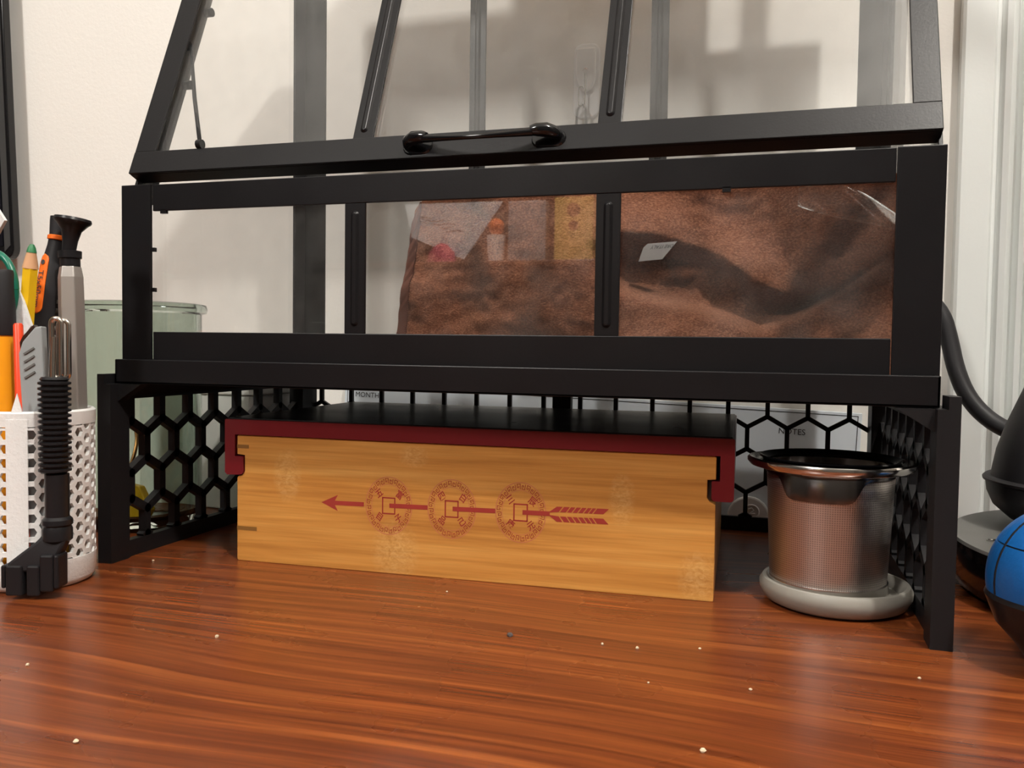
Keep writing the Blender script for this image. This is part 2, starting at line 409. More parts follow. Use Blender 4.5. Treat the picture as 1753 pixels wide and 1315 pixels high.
mb = MB(); mb.box((GX0+PW, GY1-.003, ZT-.018), (GX1-PW, GY1-.0008, ZT)); mb.build('back_rail', 'black_metal', gh, bevel=.0004)
def bar(x0, x1, fn, L0, L1, name, parent, rib=True):
    """flat bar with an embossed rib; fn(x, along, out) -> point"""
    mb = MB(); t = .0018
    q = [(x0, L0), (x1, L0), (x1, L1), (x0, L1)]
    mb.hexa([fn(a, b, 0) for a, b in q]+[fn(a, b, t) for a, b in q])
    if rib:
        xc = (x0+x1)/2; hw = .0024; n = 8; A = L0+.004; B = L1-.004
        out = []
        pts = [(xc+hw*math.sin(a), B-hw+hw*math.cos(a)) for a in [(-PI/2+PI*i/n) for i in range(n+1)]]
        pts += [(xc-hw*math.sin(a), A+hw-hw*math.cos(a)) for a in [(-PI/2+PI*i/n) for i in range(n+1)]]
        m2 = len(pts); inner = [((p[0]-xc)*.35+xc, A+hw+(p[1]-A-hw) if False else (p[1] if A+hw < p[1] < B-hw else p[1])) for p in pts]
        inner = []
        for (a, b) in pts:
            cb = B-hw if b > (A+B)/2 else A+hw
            inner.append((xc+(a-xc)*.45, cb+(b-cb)*.45))
        mb.add([fn(a, b, t) for a, b in pts]+[fn(a, b, t+.0013) for a, b in inner], [(i, (i+1) % m2, m2+(i+1) % m2, m2+i) for i in range(m2)]+[tuple(range(m2, 2*m2))])
    return mb.build(name, 'black_metal', parent, bevel=.0003, smooth=False)
front = lambda x, z, o: (x, GY0+.0030-o, z)
backf = lambda x, z, o: (x, GY1-.0030+.0018-o, z)
for a, b in ((.1481, .1606), (.2898, .3024)): bar(a, b, front, .1390, .2111, 'mullion', gh)
for a, b in ((.1463, .1594), (.2876, .3005)): bar(a, b, backf, .1355, ZT-.0175, 'mullion', gh)
# side frames of the roof part: sloped stile and top rail, left and right
for sgn, xo in ((1, GX0), (-1, GX1)):
    mb = MB(); a, b = sorted((xo, xo+sgn*.002))
    o = Vector((0, GY0+.0215, .2268))
    def P(x, al, dp): v = Vector((x, GY0+.006, .227))+SZ*al+Vector((0, c_, -s_))*dp; return tuple(v)
    Lp = (ZT-.227)/c_
    q = [(0, .004), (0, .021), (Lp, .021), (Lp, .004)]
    mb.hexa([P(a, *p) for p in q]+[P(b, *p) for p in q])
    mb.box((a, P(a, Lp, .004)[1], ZT-.016), (b, GY1-.0225, ZT))
    for f in (.14, .36, .60, .83):      # latch studs along the stile
        c = Vector(P(xo+sgn*.003, Lp*f, .019)); mb.tube([c-Vector((.003*sgn, 0, 0)), c+Vector((.0035*sgn, 0, 0))], .003, 10)
    mb.build('side_stile', 'black_metal', gh, bevel=.0003)
    # side pane
    x = xo+sgn*.0035
    x0, x1 = sorted((x, x+sgn*.002))
    mb = MB(); mb.prism([(GY0+.0032, Z0+.003), (GY1-.0032, Z0+.003), (GY1-.0032, ZT-.003), (YT, ZT-.003), (GY0+.014, .229), (GY0+.0032, .2265)], x0, x1, 'yz'); mb.build('side_pane', 'pane', gh)
# top: flat roof strip behind the lid with hinge rail
mb = MB(); mb.box((GX0, YT+.001, ZT+.0002), (GX1, YT+.018, ZT+.002)); mb.box((GX0, GY1-.018, ZT+.0002), (GX1, GY1, ZT+.002)); mb.box((GX0, YT+.018, ZT+.0002), (GX0+.018, GY1-.018, ZT+.002)); mb.box((GX1-.018, YT+.018, ZT+.0002), (GX1, GY1-.018, ZT+.002)); mb.build('roof_frame', 'black_metal', gh)
mb = MB(); mb.box((GX0+.002, YT+.003, ZT+.0022), (GX1-.002, GY1-.001, ZT+.0036)); mb.build('roof_shade_panel', 'black_metal', gh)  # unseen solid top, added so the roof shadows the wall
for a, b in ((GX0+.006, .1500), (.1510, .2950), (.2960, GX1-.006)):
    mb = MB(); mb.box((a, GY0+.0034, Z0+.003), (b, GY0+.0052, .2262)); mb.build('front_pane', 'pane', gh)
for a, b in ((GX0+.006, .1526), (.1530, .2940), (.2944, GX1-.006)):
    mb = MB(); mb.box((a, GY1-.0056, Z0+.003), (b, GY1-.0036, ZT-.002)); mb.build('back_pane', 'pane', gh)
for x, z in ((.026, .2095), (.352, .2095), (.0192, .187), (.0192, .163)):     # small pane clips
    mb = MB(); mb.box((x, GY0+.0008, z), (x+(.004 if x > .02 else .0026), GY0+.003, z+.0024)); mb.build('pane_clip', 'black_metal', gh)
# things stored on the roof, above the frame; their shadows fall on the wall
zr = ZT+.0038
mb = MB(); mb.box((.130, YT+.006, zr), (.376, .212, zr+.15)); tag(mb.build('cardboard_box', 'kraft', bevel=.002), 'brown cardboard box standing on the roof of the mini greenhouse', 'box')
mb = MB(); mb.lathe([(.0085, zr), (.0085, zr+.13), (.0045, zr+.145), (.0045, zr+.18), (0, zr+.18)], (.436, .165, 0), 24); tag(mb.build('slim_bottle', 'black_plastic', smooth=True), 'slim black bottle standing on the right end of the greenhouse roof', 'bottle')
# lid
LP = lambda x, al, o: tuple(Vector((x, LO.y, LO.z))+SZ*al+SN*o)
lid = None
mb = MB(); X0, X1 = -.0015, .4500
def lbox(x0, x1, a0, a1, o0, o1):
    q = [(x0, a0), (x1, a0), (x1, a1), (x0, a1)]; mb.hexa([LP(x, a, o0) for x, a in q]+[LP(x, a, o1) for x, a in q])
lbox(X0, X1, 0, .0152, -.0016, 0); lbox(X0, X1, 0, .0014, -.0115, -.0016)
lbox(X0, X0+.0150, .0152, LL, -.0018, -.0002); lbox(X0, X0+.0014, .0014, LL, -.0085, -.0018)
lbox(X1-.0125, X1, .0152, LL, -.0018, -.0002); lbox(X1-.0014, X1, .0014, LL, -.0085, -.0018)
lbox(X0+.015, X1-.0125, LL-.015, LL, -.0018, -.0002)
lid = mb.build('lid', 'black_metal', gh, bevel=.0004)
lf = lambda x, a, o: LP(x, a, -.0024+o)
for a, b in ((.1468, .1592), (.2876, .3000)): bar(a, b, lf, .0150, LL-.015, 'lid_mullion', lid)
for a, b in ((X0+.006, .1525), (.1530, .2935), (.2940, X1-.004)):
    mb = MB(); lbox(a, b, .006, LL-.006, -.0046, -.0030); mb.build('lid_pane', 'pane', lid)
# handle: two oval feet and a sagging wire bar
mb = MB()
for xc, w2 in ((.1885, .0072), (.2625, .0085)):
    pts = arc(xc+w2*.45, .0072, .0056, -PI/2, PI/2, 8)+arc(xc-w2*.45, .0072, .0056, PI/2, 3*PI/2, 8)
    n = len(pts); mb.add([LP(a, b, 0) for a, b in pts]+[LP(xc+(a-xc)*.93, .0072+(b-.0072)*.9, .0011) for a, b in pts], [(i, (i+1) % n, n+(i+1) % n, n+i) for i in range(n)]+[tuple(range(n, 2*n))])
    sg = 1 if xc < .2 else -1
    mb.tube([LP(xc-sg*.0055, .0075, .0012), LP(xc-sg*.004, .0075, .0045), LP(xc, .0078, .0068), LP(xc+sg*.005, .0075, .0078), LP(xc+sg*.008, .0070, .0080)], [.0030, .0036, .0038, .0034, .0026], 12)
pts = []
for i in range(17):
    f = i/16; pts.append(LP(.1950+(.2555-.1950)*f, .0062-.0040*math.sin(PI*f), .0080+.0045*math.sin(PI*f)))
mb.tube(pts, [.0023-.0009*math.sin(PI*i/16) for i in range(17)], 10)
mb.build('handle', 'gloss_black', lid, smooth=True)
mb = MB(); mb.tube([(.0085, .060, .327), (.024, .043, .288), (.0455, .0205, .248)], [.0010, .0013, .0013], 8); mb.tube([(.0075, .0600, .327), (.0045, .060, .327)], .003, 10)
mb.tube([(.0435, .0200, .252), (.047, .0200, .252)], .0028, 10); mb.build('lid_stay', 'black_metal', lid, smooth=True)

# ------------------------------------------------------------------ towel inside
towel = empty('towel', (.26, .11, Z0+.002), 'brown microfibre towel bunched behind the glass of the greenhouse', 'towel')
NU, NV = 150, 90
tz0, tz1 = Z0+T+.0008, .2385
def curve(pts, x):
    if x <= pts[0][0]: return pts[0][1]
    for (a, b), (c, d) in zip(pts, pts[1:]):
        if x <= c: return b+(d-b)*(x-a)/(c-a)
    return pts[-1][1]
def sstep(a, b, x): x = min(1, max(0, (x-a)/(b-a))); return x*x*(3-2*x)
ZU = [(.255, .196), (.285, .204), (.311, .2026), (.346, .191), (.366, .174), (.383, .167), (.415, .172), (.44, .19)]
ZL = [(.255, .183), (.287, .166), (.3366, .1516), (.3704, .1425), (.396, .1535), (.4146, .1668), (.44, .185)]
def towel_pt(u, v, back=0):
    # u across, v up
    sx0 = .1160+.0185*v; x = sx0+(.4435-sx0)*u
    ztop = tz1-.004*u
    corner = .020
    du = (x-(sx0)); rx = .4435-x
    zt = ztop
    if du < corner: zt = ztop-corner+math.sqrt(max(0, corner**2-(corner-du)**2))
    if rx < .022: zt = min(zt, ztop-.022+math.sqrt(max(0, .022**2-(.022-rx)**2)))
    z = tz0+(zt-tz0)*v
    f = .020*math.sin(7.5*u+2.2*v+.4)*(.4+.6*u)+.010*math.sin(17*u-5.5*v+1)*u+.016*math.sin(5.2*v+6*u)*(u**1.2)
    f += .006*mnoise.noise(Vector((x*38, z*38, 3)))+.0022*mnoise.noise(Vector((x*150, z*150, 7)))
    dd = min(curve(ZU, x)-z, z-curve(ZL, x)); up_ = curve(ZU, x)-z
    y = .132+f*.8-.045*u
    y += .024*sstep(-.0015, .012, dd)*sstep(.258, .30, x)-.010*sstep(-.03, -.001, -abs(up_))*sstep(.255, .29, x)
    y += .010*sstep(.0, .02, (x-.405)-(z-.20)*.8)*sstep(.12, .2, z)
    y = min(max(y, .040), .180)
    return (x, y+back*.0055, z)
vs = []; fs = []
for b in (0, 1):
    for j in range(NV+1):
        for i in range(NU+1): vs.append(towel_pt(i/NU, j/NV, b))
K = (NU+1)*(NV+1); I = lambda i, j, b: b*K+j*(NU+1)+i
for j in range(NV):
    for i in range(NU):
        fs.append((I(i, j, 0), I(i+1, j, 0), I(i+1, j+1, 0), I(i, j+1, 0))); fs.append((I(i, j, 1), I(i, j+1, 1), I(i+1, j+1, 1), I(i+1, j, 1)))
for j in range(NV): fs.append((I(0, j, 0), I(0, j+1, 0), I(0, j+1, 1), I(0, j, 1))); fs.append((I(NU, j, 0), I(NU, j, 1), I(NU, j+1, 1), I(NU, j+1, 0)))
for i in range(NU): fs.append((I(i, 0, 0), I(i, 0, 1), I(i+1, 0, 1), I(i+1, 0, 0))); fs.append((I(i, NV, 0), I(i+1, NV, 0), I(i+1, NV, 1), I(i, NV, 1)))
mb = MB(); mb.add(vs, fs); mb.build('cloth', 'towel', towel, smooth=True, auto=PI)
mb = MB()
for k in range(84):       # overlock stitches on the left hem
    v = (k+.5)/84; p = Vector(towel_pt(0, v)); q = Vector(towel_pt(.022, v))
    o = (p-q).normalized()
    mb.tube([q+Vector((0, -.0008, .0004)), p+Vector((0, -.0012, 0)), p+o*.0012+Vector((0, .003, 0))], [.0007, .0010, .0006], 5)
tag(mb.build('hem_stitching', 'stitch', towel), kind='stuff')
# tag sewn to the towel
def tower_front(x, z):
    u = 0
    best = None
    for i in range(0, NU+1, 1):
        for j in range(0, NV+1, 3):
            p = towel_pt(i/NU, j/NV); d = (p[0]-x)**2+(p[2]-z)**2
            if best is None or d < best[0]: best = (d, p)
    return best[1]
ty = min(tower_front(x, z)[1] for x in (.295, .305, .315) for z in (.187, .193, .199))-.0025
sc_t = (ty+.41977)/(.12+.41977)      # the tag hangs just in front of the cloth at its own depth
mb = MB()
tx = lambda x: .37463+(x-.37463)*sc_t; tzf = lambda z: .13177+(z-.13177)*sc_t
q = [(.2955, .1880), (.3105, .1893), (.3195, .2003), (.3012, .1992), (.2985, .1968)]
mb.prism([(tx(a), tzf(b)) for a, b in q], ty, ty+.0008); tag_o = mb.build('care_tag', 'tag', towel); tag(tag_o, 'white printed care tag')
mb = MB()
text_mesh('DRE ITALY', .0032, mb, lambda a, b: (tx(.3103-a*.93-b*.35*-1*0 - b*.45), ty-.0002, tzf(.1973-b+ -a*.05)))
mb.build('tag_lettering', 'ink', tag_o)

# clear plastic wrapper crumpled at the right of the towel
mb = MB(); vs = []; fs = []
for i in range(25):
    for j in range(7):
        f = i/24; g = j/6
        x = .388+.046*f; z = .2100-.010*f*f-.004*f+.0085*(g-.5)*(1+.6*math.sin(3*f)); y = .034+.006*math.sin(5*f+g*2.5)-.004*g
        vs.append((x, y, z))
for i in range(24):
    for j in range(6): fs.append((i*7+j, (i+1)*7+j, (i+1)*7+j+1, i*7+j+1))
mb.add(vs, fs); o = mb.build('plastic_wrapper', 'clear_plastic', None, smooth=True); s = o.modifiers.new('solid', 'SOLIDIFY'); s.thickness = .0004
tag(o, 'clear crumpled plastic wrapper at the upper right of the brown towel', 'wrapper')

# ------------------------------------------------------------------ bamboo box with maroon lid
by = math.radians(1.6)
BX = Matrix.Translation((.0670, .0262, 0)) @ Matrix.Rotation(by, 4, 'Z')
box = empty('bamboo_box', (.0670, .0262, 0), 'long bamboo box with a maroon sliding lid and red arrow and coins print', 'box')
W_, D_ = .2842, .172
mb = MB(BX)
bp = [(.0008, 0), (W_-.0005, 0), (W_, .0005), (W_, .0515), (W_-.0030, .0530), (W_-.0044, .0550), (W_-.0044, .0644), (W_, .0648), (W_, .0765), (W_-.0006, .0771), (.0006, .0771), (0, .0765), (0, .0652), (.0052, .0648), (.0052, .0550), (.0038, .0530), (.0008, .0520), (0, .0510), (0, .0008)]
mb.prism(bp, 0, D_); mb.build('body', 'bamboo', box, bevel=.0004)
mb = MB(BX)
LT = .0866
def lidprof(shift):
    L = -.0078+shift; R = W_+.0092+shift*0
    l_in = -.0009; r_in = W_+.0020
    P = [(L, LT-.0006), (L+.0006, LT), (R-.0006, LT), (R, LT-.0006), (R, .0555)]
    P += [(R-.002*(1-math.cos(a)), .0555-.0020*math.sin(a)) for a in (PI/6, PI/3, PI/2)]
    P += [(W_-.0022+.0020, .0535)]+[(W_-.0022+.0020*(1-math.sin(a)), .0535+.002*(1-math.cos(a))) for a in (PI/6, PI/3, PI/2)]
    P += [(W_-.0022, .0636), (W_-.0016, .0640), (r_in, .0640), (r_in, .0774), (l_in, .0774), (l_in, .0642), (.0042, .0640), (.0048, .0634), (.0048, .0552)]
    P += [(.0048-.0022*(1-math.cos(a)), .0552-.0022*math.sin(a)) for a in (PI/6, PI/3, PI/2)]
    P += [(L+.0015, .0526), (L, .0541)]
    return P
mb.prism(lidprof(0), -.0012, D_+.002); lo = mb.build('lid', 'maroon', box)
mb = MB(BX); mb.box((-.0066, -.0002, LT-.0004), (W_+.0080, D_+.0008, LT+.0008)); tag(mb.build('lid_panel', 'tray_top', lo, bevel=.0003), 'black top panel')
mb = MB(BX); mb.box((-.00008, -.00008, .0690), (.0080, .003, .0712)); mb.build('inlay', 'bamboo_dark', box)
mb = MB(BX); mb.box((-.00008, -.00008, .0188), (.0135, .003, .0213)); mb.build('inlay', 'bamboo_dark', box)
# print
def ribbon(mb, pts, w, y, closed=False):
    pts = [Vector(p) for p in pts]; n = len(pts)
    for i in range(n if closed else n-1):
        a, b = pts[i], pts[(i+1) % n]; d = (b-a)
        if d.length < 1e-7: continue
        d.normalize(); nn = Vector((-d.y, d.x))*w/2; e = d*w*.35
        q = [a-e-nn, b+e-nn, b+e+nn, a-e+nn]
        mb.add([(p.x, y, p.y) for p in q], [(0, 1, 2, 3)])
AY = -.00012
def poly(mb, pts, y=AY): mb.add([(a, y, b) for a, b in pts], [tuple(range(len(pts)))])
coins = [(.0998, .0397, '五富目子'), (.1384, .0402, '四白品己'), (.1789, .0408, '三辰康元')]
EA, EB = .0144, .0168
for ci, (cx, cz, chars) in enumerate(coins):
    E_ = lambda r, a: (cx+EA*r*math.cos(a), cz+EB*r*math.sin(a))
    mb = MB(BX)
    for r, wd in ((1.0, .00035), (.74, .00022)): ribbon(mb, [E_(r, 2*PI*k/72) for k in range(72)], wd, AY*.8, True)
    coin = mb.build('printed_coin', 'pink_ink', box)
    mb = MB(BX)
    nk = 28
    for k in range(nk):
        a0 = 2*PI*(k+.5)/nk; da = 2*PI/nk
        if abs(a0) < .09 or abs(a0-2*PI) < .09: continue
        fl = 1 if k % 2 else -1
        prof_ = [(-.44, .0), (-.44, 1), (.30, 1), (.30, .30), (-.06, .30), (-.06, .62)]
        ribbon(mb, [E_(.785+.165*(v if fl > 0 else 1-v), a0+u*da*.84) for u, v in prof_], .00034, AY)
    mb.build('key_border', 'red_ink', coin)
    mb = MB(BX)
    hw, hh = .0038, .0046
    ribbon(mb, [(cx-hw, cz-hh), (cx+hw, cz-hh), (cx+hw, cz+hh), (cx-hw, cz+hh)], .0008, AY, True)
    for ch, (dx, dz, ro) in zip(chars, ((-.0058, .0068, 35), (.0066, .0064, -35), (-.0058, -.0070, -35), (.0062, -.0072, 35))):
        ro = math.radians(ro); cr, sr = math.cos(ro), math.sin(ro)
        text_mesh(ch, .0052, mb, lambda a, b: (cx+dx+(a*cr-b*sr)*.86, AY, cz+dz+(a*sr+b*cr)), 2, .00009)
    mb.build('coin_characters', 'red_ink', coin)
mb = MB(BX); az = lambda x: .0392+(x-.057)*.0145
hwd = .0013
poly(mb, [(.0568, az(.0568)), (.0675, az(.0675)+.0048), (.0655, az(.0655)+.0012), (.0655, az(.0655)-.0012), (.0675, az(.0675)-.0048)])
segs = [(.0650, .0842), (.1002, .1238), (.1390, .1642), (.1800, .1955)]
for a, b in segs: poly(mb, [(a, az(a)-hwd), (b, az(b)-hwd), (b, az(b)+hwd), (a, az(a)+hwd)], AY*1.3)
for sg in (1, -1):
    z = lambda x, k: az(x)+sg*k
    xs = [(.1955, .2005), (.2013, .2045), (.2052, .2076), (.2083, .2107), (.2114, .2138), (.2145, .2166), (.2172, .2190), (.2197, .2252)]
    for i, (a, b) in enumerate(xs):
        if i == 0: poly(mb, [(a-.001, z(a, .0006)), (b, z(b, .0012)), (b+.0022, z(b, .0042)), (a+.0040, z(a, .0042))], AY*1.2)
        elif i == len(xs)-1: poly(mb, [(a, z(a, .0012)), (b, z(b, .0012)), (b+.0030, z(b, .0042)), (a+.0022, z(a, .0042))], AY*1.2)
        else: poly(mb, [(a, z(a, .0012)), (b, z(b, .0012)), (b+.0022, z(b, .0042)), (a+.0022, z(a, .0042))], AY*1.2)
mb.build('printed_arrow', 'red_ink', box)

# ------------------------------------------------------------------ tea infuser on grey saucer
IC = (.4122, .0560)
mb = MB(); mb.lathe([(0, 0), (.0310, 0), (.0355, .0022), (.0380, .0068), (.0382, .0098), (.0366, .0124), (.0348, .0126), (.0322, .0095), (.0314, .0070), (0, .0070)], (*IC, 0), 96)
tag(mb.build('saucer', 'grey_silicone', smooth=True), 'shallow grey round lid used as a saucer under the steel infuser', 'saucer')
inf = empty('tea_infuser', (IC[0], IC[1], .0072), 'stainless steel mesh tea infuser with a winged rim on a grey saucer', 'infuser')
IC = (.4083, .0560)
bm = bmesh.new(); n = 96; zs = [.0072, .012, .02, .035, .05, .0625, .0700]; uvl = bm.loops.layers.uv.new('UV')
def irad(z): return .0290+(z-.007)/.065*.0030
rings = [[bm.verts.new((IC[0]+irad(z)*math.cos(2*PI*k/n), IC[1]+irad(z)*math.sin(2*PI*k/n), z)) for k in range(n)] for z in zs]
for i in range(len(zs)-1):
    for k in range(n):
        f = bm.faces.new((rings[i][k], rings[i][(k+1) % n], rings[i+1][(k+1) % n], rings[i+1][k])); f.smooth = True
        for lp, (uu, vv) in zip(f.loops, ((k/n, zs[i]/.0700), ((k+1)/n, zs[i]/.0700), ((k+1)/n, zs[i+1]/.0700), (k/n, zs[i+1]/.0700))): lp[uvl].uv = (uu, vv)
bm.faces.new(rings[0])
me = bpy.data.meshes.new('mesh_basket'); 
for v in bm.verts: v.co -= Vector(inf.location)
bm.to_mesh(me); bm.free(); me.materials.append(M['steel_mesh']); o = bpy.data.objects.new('mesh_basket', me); COL.objects.link(o); o.parent = inf
s = o.modifiers.new('solid', 'SOLIDIFY'); s.thickness = .0006; s.offset = -1
mb = MB(); mb.lathe([(.0300, .0135), (.0305, .0072), (.0301, .0068), (.0288, .0068)], (*IC, 0), 72)
mb.build('foot_band', 'steel', inf, smooth=True)
# collar: smooth band that drops lower at the front and back
mb = MB(); n = 120; vs = []; 
camA = math.atan2(-.41977-IC[1], .37463-IC[0])
for k in range(n):
    a = 2*PI*k/n; d = (a-camA+.15+PI) % (2*PI)-PI
    d2 = min(abs(d), PI-abs(d))
    drop = 1/(1+math.exp((d2-.60)*22))
    zb = .0688-.0115*drop
    for r, z in ((irad(.07)+.0006, zb), (irad(.07)+.0007, .0700), (irad(.07)-.0010, .0725), (irad(.07)-.0014, zb)): vs.append((IC[0]+r*math.cos(a), IC[1]+r*math.sin(a), z))
fs = []
for k in range(n):
    for j in range(4): fs.append((k*4+j, ((k+1) % n)*4+j, ((k+1) % n)*4+(j+1) % 4, k*4+(j+1) % 4))
mb.add(vs, fs); mb.build('collar', 'steel_dark', inf, smooth=True)
# rim, wider at two wings left and right
mb = MB(); vs = []; fs = []; prof_ = [(-.0025, .0700), (.0015, .0697), (.85, .0713), (1.0, .0731), (1.0, .0748), (.9, .0757), (.0025, .0745), (-.0025, .0735)]
for k in range(n):
    a = 2*PI*k/n; d = a-camA-PI/2; wing = abs(math.cos(d))**3
    ext = .0050+.0052*wing
    for i, (f, z) in enumerate(prof_):
        r = irad(.07)+(f*ext if abs(f) > .1 else f); vs.append((IC[0]+r*math.cos(a), IC[1]+r*math.sin(a), z+.0008*wing-.0014*(1 if f > .5 else 0)*(1-wing)*0))
P8 = len(prof_)
for k in range(n):
    for j in range(P8): fs.append((k*P8+j, ((k+1) % n)*P8+j, ((k+1) % n)*P8+(j+1) % P8, k*P8+(j+1) % P8))
mb.add(vs, fs); mb.build('rim', 'steel', inf, smooth=True)
mb = MB(); mb.lathe([(irad(.07)-.0010, .0752), (irad(.07)+.0035, .0775), (irad(.07)+.0040, .0768), (irad(.07)-.0002, .0738)], (*IC, 0), 96, closed=True)
mb.build('rim_gasket', 'gloss_black', inf, smooth=True)

# ------------------------------------------------------------------ glass jar, left behind the riser
JC = (-.0665, .0980)
mb = MB(); R_ = .0440
outer = [(0, 0), (R_-.006, 0), (R_-.0015, .003), (R_, .008), (R_, .140), (R_, .1535), (R_+.0035, .1548), (R_+.0040, .1575), (R_+.0032, .1605), (R_+.0010, .1612), (R_-.0028, .1608)]
inner = [(R_-.0035, .158), (R_-.0035, .012), (R_-.008, .0075), (0, .0070)]
mb.lathe(outer+inner, (*JC, 0), 72)
tag(mb.build('glass_jar', 'jar', smooth=True), 'tall grey green glass jar standing left behind the hexagon riser', 'jar')
mb = MB()
q = []
jb = Vector((JC[0]+.016, JC[1]-.020, .0078))
for i in range(9): a = PI*i/8; q.append((jb.x+.007*math.cos(a)-.002, jb.z+.020+.007*math.sin(a)))
mb.prism([(jb.x-.010, jb.z), (jb.x+.008, jb.z), (jb.x+.013, jb.z+.008), (jb.x+.004, jb.z+.024), (jb.x-.007, jb.z+.026), (jb.x-.012, jb.z+.014)], jb.y-.003, jb.y+.003)
tag(mb.build('plastic_clip', 'gold', bevel=.001), 'yellow plastic clip lying in the bottom of the glass jar', 'clip')
mb = MB(); pts = []
for i in range(26):
    a = -1.1+2.6*i/25; pts.append((JC[0]-.012+.026*math.cos(a), JC[1]-.020+.004*math.sin(3*a), .056+.034*math.sin(a)))
mb.tube(pts, .0013, 8); tag(mb.build('copper_wire', 'copper', smooth=True), 'curved copper wire standing inside the glass jar', 'wire')

# white storage tub behind the riser, left
mb = MB(); bx0, bx1, by0, by1 = -.125, -.0135, .162, .254
def rrect(x0, x1, y0, y1, r, n=5): return arc(x1-r, y1-r, r, 0, PI/2, n)+arc(x0+r, y1-r, r, PI/2, PI, n)+arc(x0+r, y0+r, r, PI, 1.5*PI, n)+arc(x1-r, y0+r, r, 1.5*PI, 2*PI, n)
tub = empty('storage_tub', ((bx0+bx1)/2, (by0+by1)/2, 0), 'white plastic tub standing against the wall behind the glass jar', 'tub')
mb.prism(rrect(bx0, bx1, by0, by1, .010), .0002, .0915, 'xy'); mb.build('body', 'white_plastic', tub, bevel=.001)
mb = MB(); mb.prism(rrect(bx0-.001, bx1+.0012, by0-.0012, by1+.001, .011), .0918, .0975, 'xy'); mb.build('lid', 'white_plastic', tub, bevel=.001)

# ------------------------------------------------------------------ wall planner standing behind
pl = empty('wall_planner', (.225, .287, .0), 'white dry erase planner headed MONTH and NOTES behind the hexagon riser', 'planner')
PX0, PX1, PZ = .0030, .4470, .0888
PXF = Matrix.Translation((.4471, 0, .0856)) @ Matrix.Rotation(math.radians(1.9), 4, 'Y') @ Matrix.Translation((-.4471, 0, -.0856))
PZ = .0856
mb = MB(PXF); mb.box((PX0, .2855, -.22), (PX1, .2885, PZ)); mb.build('board', 'board', pl, bevel=.0005)
mb = MB(PXF); y = .2853
ribbon(mb, [(PX0+.0030, -.21), (PX0+.0030, PZ-.0026), (PX1-.0030, PZ-.0026), (PX1-.0030, -.21)], .0006, y); mb.build('border_line', 'ink', pl)
for word, lx, lz in (('MONTH', .0259, .0737), ('NOTES', .3960, .0676)):
    mb = MB(PXF); text_mesh(word, .0065, mb, lambda a, b: (lx+a, y-.0001, lz+b)); tag(mb.build('lettering', 'ink', pl), 'printed word '+word)

# ------------------------------------------------------------------ adhesive hooks
def hook(name, cx, cz, w2, h, label, clip):
    r = empty(name, (cx, WY, cz), label, 'hook', None)
    yb = WY-.0002 if not clip else WY-.0002
    mb = MB(); pts = arc(cx+w2*.35, cz+h/2-w2*.65, w2*.65, 0, PI/2, 6)+arc(cx-w2*.35, cz+h/2-w2*.65, w2*.65, PI/2, PI, 6)+arc(cx-w2*.35, cz-h/2+w2*.65, w2*.65, PI, 1.5*PI, 6)+arc(cx+w2*.35, cz-h/2+w2*.65, w2*.65, 1.5*PI, 2*PI, 6)
    mb.prism(pts, yb-.003, yb); mb.build('backplate', 'hook_plastic', r, bevel=.0012)
    mb = MB(); pts = arc(cx, cz+h*.02, w2*.74, 0, -PI, 12)
    pts = [(cx+w2*.76, cz+h*.42), (cx-w2*.76, cz+h*.42)]+[(cx-w2*.76*math.cos(a), cz+h*.05-w2*1.2*math.sin(a)) for a in [PI*i/12 for i in range(13)]]
    mb.prism(pts, yb-.0085, yb-.0031); mb.build('front_tab', 'hook_plastic', r, bevel=.0016)
    return r
hook('adhesive_hook', .2235, .3585, .0112, .062, 'white adhesive plastic hook on the wall seen through the sloping lid', True)
mb = MB(); cx, cz, yy_ = .2245, .345, WY-.0095
def loop(x0, x1, z0, z1, r=.002):
    xc = (x0+x1)/2; hw = (x1-x0)/2
    return [(xc+hw*math.cos(a), yy_, z1-hw+hw*math.sin(a)) for a in [PI*i/8 for i in range(9)]]+[(xc-hw*math.cos(a), yy_, z0+hw-hw*math.sin(a)) for a in [PI*i/8 for i in range(9)]]
mb.tube(loop(.2185, .2222, .3355, .3520), .0005, 6); mb.tube([(.2238, yy_, .3625), (.2240, yy_, .345), (.2235, yy_, .3335)], .0007, 6)
mb.tube([(.2215, yy_, .3655), (.2238, yy_, .367), (.2262, yy_, .3655)], .0006, 6)
tag(mb.build('paper_clip', 'chrome', smooth=True), 'bent wire paper clip hanging from the upper wall hook', 'paper clip')
mb = MB(); mb.tube([(.2175, yy_, .333), (.2170, yy_-.001, .318), (.2185, yy_, .304), (.2235, yy_, .304), (.2255, yy_-.001, .318), (.2250, yy_, .333), (.2215, yy_, .337), (.2175, yy_, .333)], .0012, 8)
tag(mb.build('plastic_strap', 'clear_plastic', smooth=True), 'clear plastic loop hanging under the paper clip', 'strap')
h2 = empty('adhesive_hook', (.366, .2853, .005), 'white round-topped adhesive hook with an embossed ring low behind the infuser', 'hook')
mb = MB(); mb.prism(arc(.364, .000, .0165, 0, 2*PI, 24)[:-1], .2800, .2852); mb.build('backplate', 'hook_plastic', h2, bevel=.0015)
mb = MB(); mb.tube([(.3665+.0055*math.cos(2*PI*i/20), .2797, .0045+.0055*math.sin(2*PI*i/20)) for i in range(21)], .0006, 6); mb.tube([(.3640, .2797, .0065), (.3665, .2797, .0075), (.3680, .2797, .0055), (.3650, .2797, .0030), (.3690, .2797, .0030)], .0006, 6); mb.build('embossed_ring', 'hook_plastic', h2, smooth=True)

